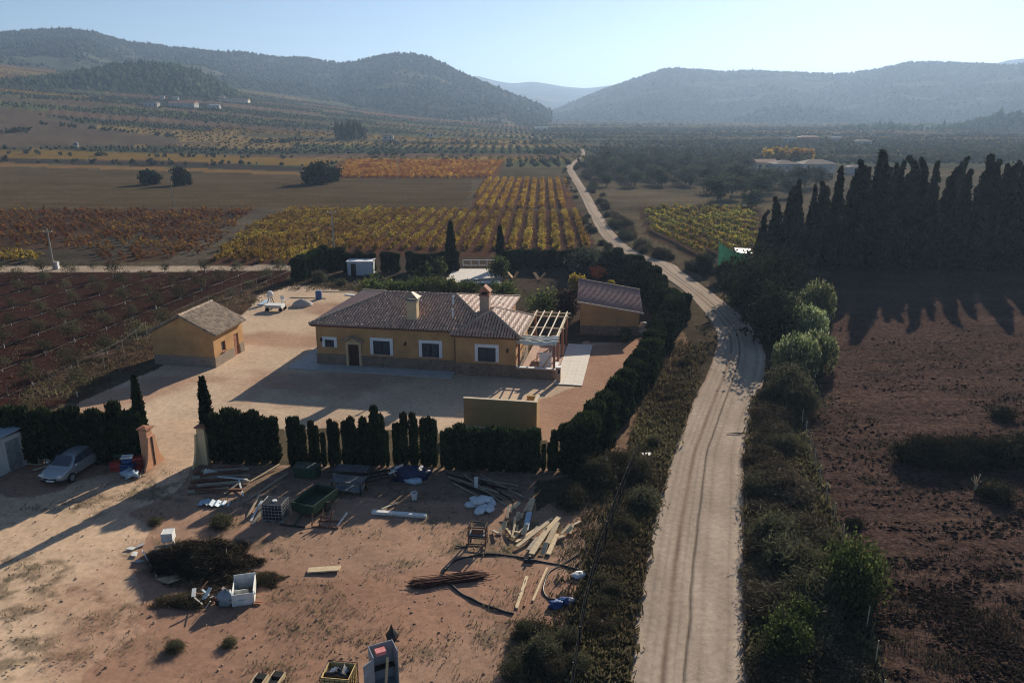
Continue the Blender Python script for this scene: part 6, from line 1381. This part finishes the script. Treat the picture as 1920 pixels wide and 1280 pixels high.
o = place('plastic_chair', 'pale plastic chair beside the cement mixer', 'chair', 532, 569, .8); MB().box(-.22, .22, -.22, .22, .40, .44).build('seat', plastic, o); MB().bar((0, .22, .45), (0, .34, .9), .42, .04, (0, -1, .3)).build('backrest', plastic, o)
for x in (-.19, .19):
    for y in (-.19, .19): MB().bar((x, y, 0), (x, y, .40), .05).build('leg', plastic, o)
plank((545, 558), (612, 560), .14, .1, palewood, 'long pale beam lying behind the sand heap'); plank((600, 547), (668, 549), .14, .1, palewood, 'pale beam lying near the garden cabin'); plank((648, 553), (668, 555), .5, .15, plastic, 'white slab lying behind the roof corner')
plank((488, 572), (505, 562), .7, .08, palebl, 'pale board lying left of the cement mixer')
for px, py, lab, s in ((962, 523, 'left orange deck chair lying open in the garden', 1), (1011, 525, 'right orange deck chair lying open in the garden', -1)):
    o = place('deck_chair', lab, 'deck chair', px, py, .2 * s); MB().bar((0, -.25, .12), (-.75, .35, .95), .55, .06).build('seat', mat('orange_wood', (.60, .33, .14), .8, .25, 5), o); MB().bar((.05, -.25, .12), (.75, .35, .95), .45, .06).build('backrest', MATS['orange_wood'], o)
    for x in (-.3, .3): MB().bar((x, -.2, .03), (x, .35, .6), .05).build('leg', redwood, o)
o = place('manhole_surround', 'square concrete manhole frame beside the hedge corner', 'manhole', 1150, 864, .2)
for a in ((-.55, .55, -.4, -.25), (-.55, .55, .25, .4), (-.55, -.4, -.25, .25), (.4, .55, -.25, .25)): MB().box(*a, 0, .18).build('edge', concrete, o)
tag(MB().box(-.3, .3, -.2, .2, 0, .25).box(-.32, .32, -.22, .22, .252, .29).build('white_meter_box', plastic, None, (*G(1213, 858), 0), .1), 'small white box beside the roadside fence', 'box')

# ---- fences, poles
def fence(name, pts, step, h, label, postm, wires, meshm=None, pr=.035):
    P_ = along(pts, step); o = thing(name, label, 'fence', (P_[0][0], P_[0][1], 0)); off = P_[0]
    for x, y in P_: MB().tube([(x - off[0], y - off[1], -.05), (x - off[0] + random.gauss(0, .02), y - off[1], h)], pr, 6).build('post', postm, o)
    for z in wires: MB().tube([(x - off[0], y - off[1], z * h) for x, y in P_], .007, 4).build('wire', iron, o)
    return P_, off, o
yf = [G(1197, 868), G(1172, 930), G(1150, 985), G(1118, 1080), G(1095, 1170), G(1076, 1290), G(1060, 1400)]
P_, off, o = fence('yard_fence', yf, 2.2, 1.7, 'dark wire mesh fence between the yard and the road verge', iron, (.98, .66, .33, .05))
net = MB(); Q = along(yf, .16)
for x, y in Q: net.bar((x - off[0], y - off[1], .02), (x - off[0], y - off[1], 1.66), .008)
net.build('wire_mesh', iron, o, fix=False)['kind'] = 'stuff'
fence('field_fence', [G(1492, 755), G(1512, 830), G(1536, 910), G(1560, 975), G(1590, 1060), G(1616, 1150), G(1640, 1250), G(1655, 1350)], 2.4, 1.3, 'thin pale post and wire fence along the ploughed field', palewood, (.95, .6, .3), pr=.028)
P_, off, o = fence('orchard_fence', [G(20, 765), G(90, 745), G(175, 708), G(250, 665), G(290, 625)], 3.2, 2.0, 'slender pale posts and wire between orchard and hut', mat('pale_post', (.22, .19, .155), .8, .2), (.95,), pr=.024)
fence('orchard_fence', [G(330, 612), G(400, 580), G(480, 548), G(535, 528)], 3.4, 1.8, 'slender posts and wire between orchard and far yard', MATS['pale_post'], (.95,), pr=.024)
for px, py, top, lab in ((326, 386, 318, 'wooden power pole between the two round bushes'), (101, 505, 428, 'thin power pole at the track corner left'), (627, 482, 392, 'thin power pole at the vineyard edge'), (747, 336, 298, 'distant power pole in the orange vineyard')):
    x, y = G(px, py); h = HT(px, py, top); o = thing('power_pole', lab, 'pole', (x, y, 0)); MB().tube([(0, 0, -.1), (0, 0, h)], [.16, .10], 8).build('pole', greywood, o); MB().box(-.7, .7, -.06, .06, h - .6, h - .48).build('crossarm', greywood, o)
    for s in (-.6, 0, .6): MB().lathe([(.05, 0), (.07, .1), (.04, .2)], 8, (s, 0, h - .48)).build('insulator', plastic, o)
o = place('water_tap_post', 'white concrete marker post beside the left track', 'post', 107, 504); MB().box(-.3, .3, -.25, .25, 0, 1.0).build('block', plastic, o); MB().box(-.34, .34, -.29, .29, 1.002, 1.08).build('cap', concrete, o)
# green shade net and white tarp at the windbreak corner
o = place('shade_net', 'green shade net strung on posts beside the windbreak corner', 'net', 1345, 498, 0); a = G(1345, 498); b = G(1396, 508); NX = 24; vs2 = []; fs2 = []
for i in range(NX):
    t = i / (NX - 1); x = (b[0] - a[0]) * t; y = (b[1] - a[1]) * t
    for j in range(7): vs2.append((x, y + .18 * math.sin(i * .9 + j), (3.5 - 1.0 * t - .35 * math.sin(math.pi * t)) * j / 6))
for i in range(NX - 1):
    for j in range(6): fs2.append((i * 7 + j, (i + 1) * 7 + j, (i + 1) * 7 + j + 1, i * 7 + j + 1))
MB().add(vs2, fs2).build('net', leafmat('green_netting', (.018, .085, .05), (.03, .11, .065), trans=.4), o, smooth=True, fix=False)
for t in (0, .5, 1): MB().tube([((b[0] - a[0]) * t, (b[1] - a[1]) * t - .05, 0), ((b[0] - a[0]) * t, (b[1] - a[1]) * t - .05, 3.6 - 1.0 * t)], .05, 6).build('post', palewood, o)
o = place('white_tarp_roof', 'white tarp over a low shelter behind the green net', 'shelter', 1392, 492); MB().add([(-1.2, -.8, 1.6), (1.2, -.8, 1.5), (1.3, .9, 2.0), (-1.2, .9, 2.1)], [(0, 1, 2, 3)]).build('tarp', plastic, o, fix=False)
for x in (-1.1, 1.1):
    for y in (-.7, .8): MB().bar((x, y, 0), (x, y, 1.52 if y < 0 else 1.95), .08).build('post', greywood, o)
o = place('stake_bundle', 'bundle of pale stakes standing beside the dark field bush', 'stakes', 1828, 918)
for i in range(8): MB().bar((random.gauss(0, .15), random.gauss(0, .1), 0), (-.15 + random.gauss(0, .12), random.gauss(0, .2), .95 + random.gauss(0, .12)), .045).build('stake', palewood, o)
for px, py, L, lab in ((1386, 814, .9, 'dark fallen twig on the road near the right edge'), (1300, 528, 1.1, 'dark fallen branch on the road before the bend')):
    x, y = G(px, py); tag(MB().tube([(-L, 0, .05), (-.2, .05, .09), (L, .1, .06)], [.02, .04, .02], 6).tube([(-.2, .05, .09), (.2, -.25, .07)], [.03, .012], 5).tube([(.1, .05, .08), (.5, .35, .07)], [.03, .012], 5).build('fallen_branch', bark, None, (x, y, 0)), lab, 'branch')
# grit, stones
rgs = np.random.default_rng(77); P = []
while len(P) < 2200:
    x, y = G(random.uniform(0, 1100), random.uniform(880, 1330)); P.append((x, y, .03))
P = np.array(P); S = .018 + .05 * rgs.random((len(P), 1)) ** 3; _v, _f = octa(P, np.repeat(S, 3, 1) * np.array((1.2, 1, .7)), rgs)
tag(link('yard_stones', npmesh('yard_stones', _v, _f, leafmat('stones', (.20, .14, .10), (.40, .30, .22), trans=0))), 'small stones strewn over the front yard', 'stones', kind='stuff')

FP = [z[1] for z in ZONES if z[0] == 'ploughed_field'][0]; P = []
while len(P) < 9000:
    x, y = G(random.uniform(1500, 2050), 600 + 740 * random.random() ** .8)
    if inpoly(x, y, FP) and vnoise(x * .4, y * 1.1, 63) > .35 + .2 * random.random(): P.append((x, y, .03))
P = np.array(P); S = .03 + .10 * rgs.random((len(P), 1)) ** 2.5; _v, _f = octa(P, np.repeat(S, 3, 1) * np.array((1.3, 1, .8)), rgs)
tag(link('soil_clods', npmesh('soil_clods', _v, _f, leafmat('clod_earth', (.030, .017, .014), (.085, .052, .042), trans=0))), 'clods of red brown earth over the ploughed field', 'clods', kind='stuff')

# ------------------------------------------------------------------ far buildings
def far_house(px, py, w, d, h, rz, wallm, roofm, label, pitch=.35, nwin=3, hip=True, group=None):
    x, y = G3(px, py); o = thing('far_house', label, 'house', (x, y, hz(x, y) - .1), rz, group); MB().box(-w / 2, w / 2, -d / 2, d / 2, 0, h).build('wall', wallm, o)
    e = .4; r = d / 2 + e; k = min(r, w / 2 - .2) if hip else 0
    MB().add([(-w / 2 - e, -r, h), (w / 2 + e, -r, h), (w / 2 + e, r, h), (-w / 2 - e, r, h), (-w / 2 - e + k, 0, h + r * pitch), (w / 2 + e - k, 0, h + r * pitch)], [(0, 1, 5, 4), (1, 2, 5), (2, 3, 4, 5), (3, 0, 4), (0, 3, 2, 1)]).build('roof', roofm, o)
    for i in range(nwin):
        cx_ = -w / 2 + w * (i + .5) / nwin; f_ = MB().box(cx_ - .5, cx_ + .5, -d / 2 - .03, -d / 2 - .003, 1.0, 2.2).build('window', glass, o); MB().box(cx_ - .6, cx_ + .6, -d / 2 - .08, -d / 2 - .003, .88, .998).build('sill', white, f_)
    return o
brownroof = mat('brown_far_roof', (.14, .10, .085), .9, .2, 1); greyw = mat('far_grey_wall', (.36, .36, .35), .9, .1, .5); cream = mat('far_cream_wall', (.60, .50, .38), .9, .1, .5); whitew = mat('far_white_wall', (.38, .36, .34), .9, .06, .5)
far_house(1527, 322, 13, 8, 3.2, .1, greyw, brownroof, 'large grey far house with brown hipped roof right of the orange trees'); far_house(1468, 321, 9, 7, 3.0, .1, greyw, brownroof, 'smaller grey far house with brown roof below the orange trees'); far_house(1432, 318, 8, 6, 3.0, .05, cream, terracotta, 'pinkish far outbuilding at the left of the far houses', hip=False)
x, y = G3(1500, 327); o = thing('white_garden_wall', 'long white garden wall before the far houses', 'wall', (x, y, hz(x, y)), .02); MB().box(-15, 13, 0, .3, 0, 1.0).build('wall', whitew, o); MB().box(-15.1, 13.1, -.05, .35, 1.002, 1.08).build('coping', concrete, o)
far_house(1600, 326, 5, 4, 2.6, 0, whitew, brownroof, 'tiny white hut seen through the windbreak tops', nwin=1)
for i, (px, py, w, h, wm_, lab) in enumerate(((285, 201, 18, 5, whitew, 'pale far barn left of the hillside farm'), (345, 202, 34, 5, greyw, 'long dark far barn of the hillside farm'), (402, 204, 16, 4, whitew, 'white far house at the right of the long barn'), (440, 193, 44, 4, cream, 'long cream far building right end of the hillside farm'), (415, 187, 12, 4, whitew, 'small white far house above the cream building'), (330, 189, 8, 4, whitew, 'tiny white far house under the wooded hill'), (305, 186, 6, 4, whitew, 'tiny white far hut left under the wooded hill'),
        (965, 216, 18, 6, cream, 'cream far house at the foot of the middle hill'), (1030, 216, 34, 9, greyw, 'grey far village block below the pine knoll'), (1048, 210, 14, 6, whitew, 'white far village house beside the pine knoll'), (902, 205, 14, 6, whitew, 'white far house on the slope of the middle hill'), (1015, 245, 20, 4, cream, 'low cream far warehouse on the valley floor'), (728, 263, 10, 4, whitew, 'white far hut right of the cypress group'), (806, 258, 7, 4, whitew, 'small white far hut in the mid valley'), (143, 276, 3, 3, whitew, 'tiny white pump house on the left track'),
        (1480, 268, 14, 4, whitew, 'white far farmhouse left above the groves'), (1515, 268, 20, 5, terracotta, 'reddish far farm shed in the right valley'), (1566, 266, 9, 4, whitew, 'white far cottage in the right valley'), (1617, 273, 14, 4, cream, 'cream far cottage at the right valley grove'), (1720, 228, 60, 6, whitew, 'pale far warehouse row at the foot of the right hills'), (1660, 222, 40, 6, whitew, 'white far farm at the foot of the right hills'), (1738, 243, 10, 5, whitew, 'white far house before the wooded knoll'), (1568, 258, 6, 5, whitew, 'tiny white far tower house in the right valley'), (1815, 217, 12, 6, whitew, 'white far villa behind the wooded knoll'), (1390, 220, 50, 5, whitew, 'long pale far greenhouse below the right hills'))):
    w *= .72; far_house(px, py, w, w * .45 if w < 22 else 10, h * .8, .05 * (i % 5 - 2), wm_, (brownroof, terracotta, greyw)[i % 3], lab, nwin=3 if w > 9 else 2, hip=i % 2 == 0)
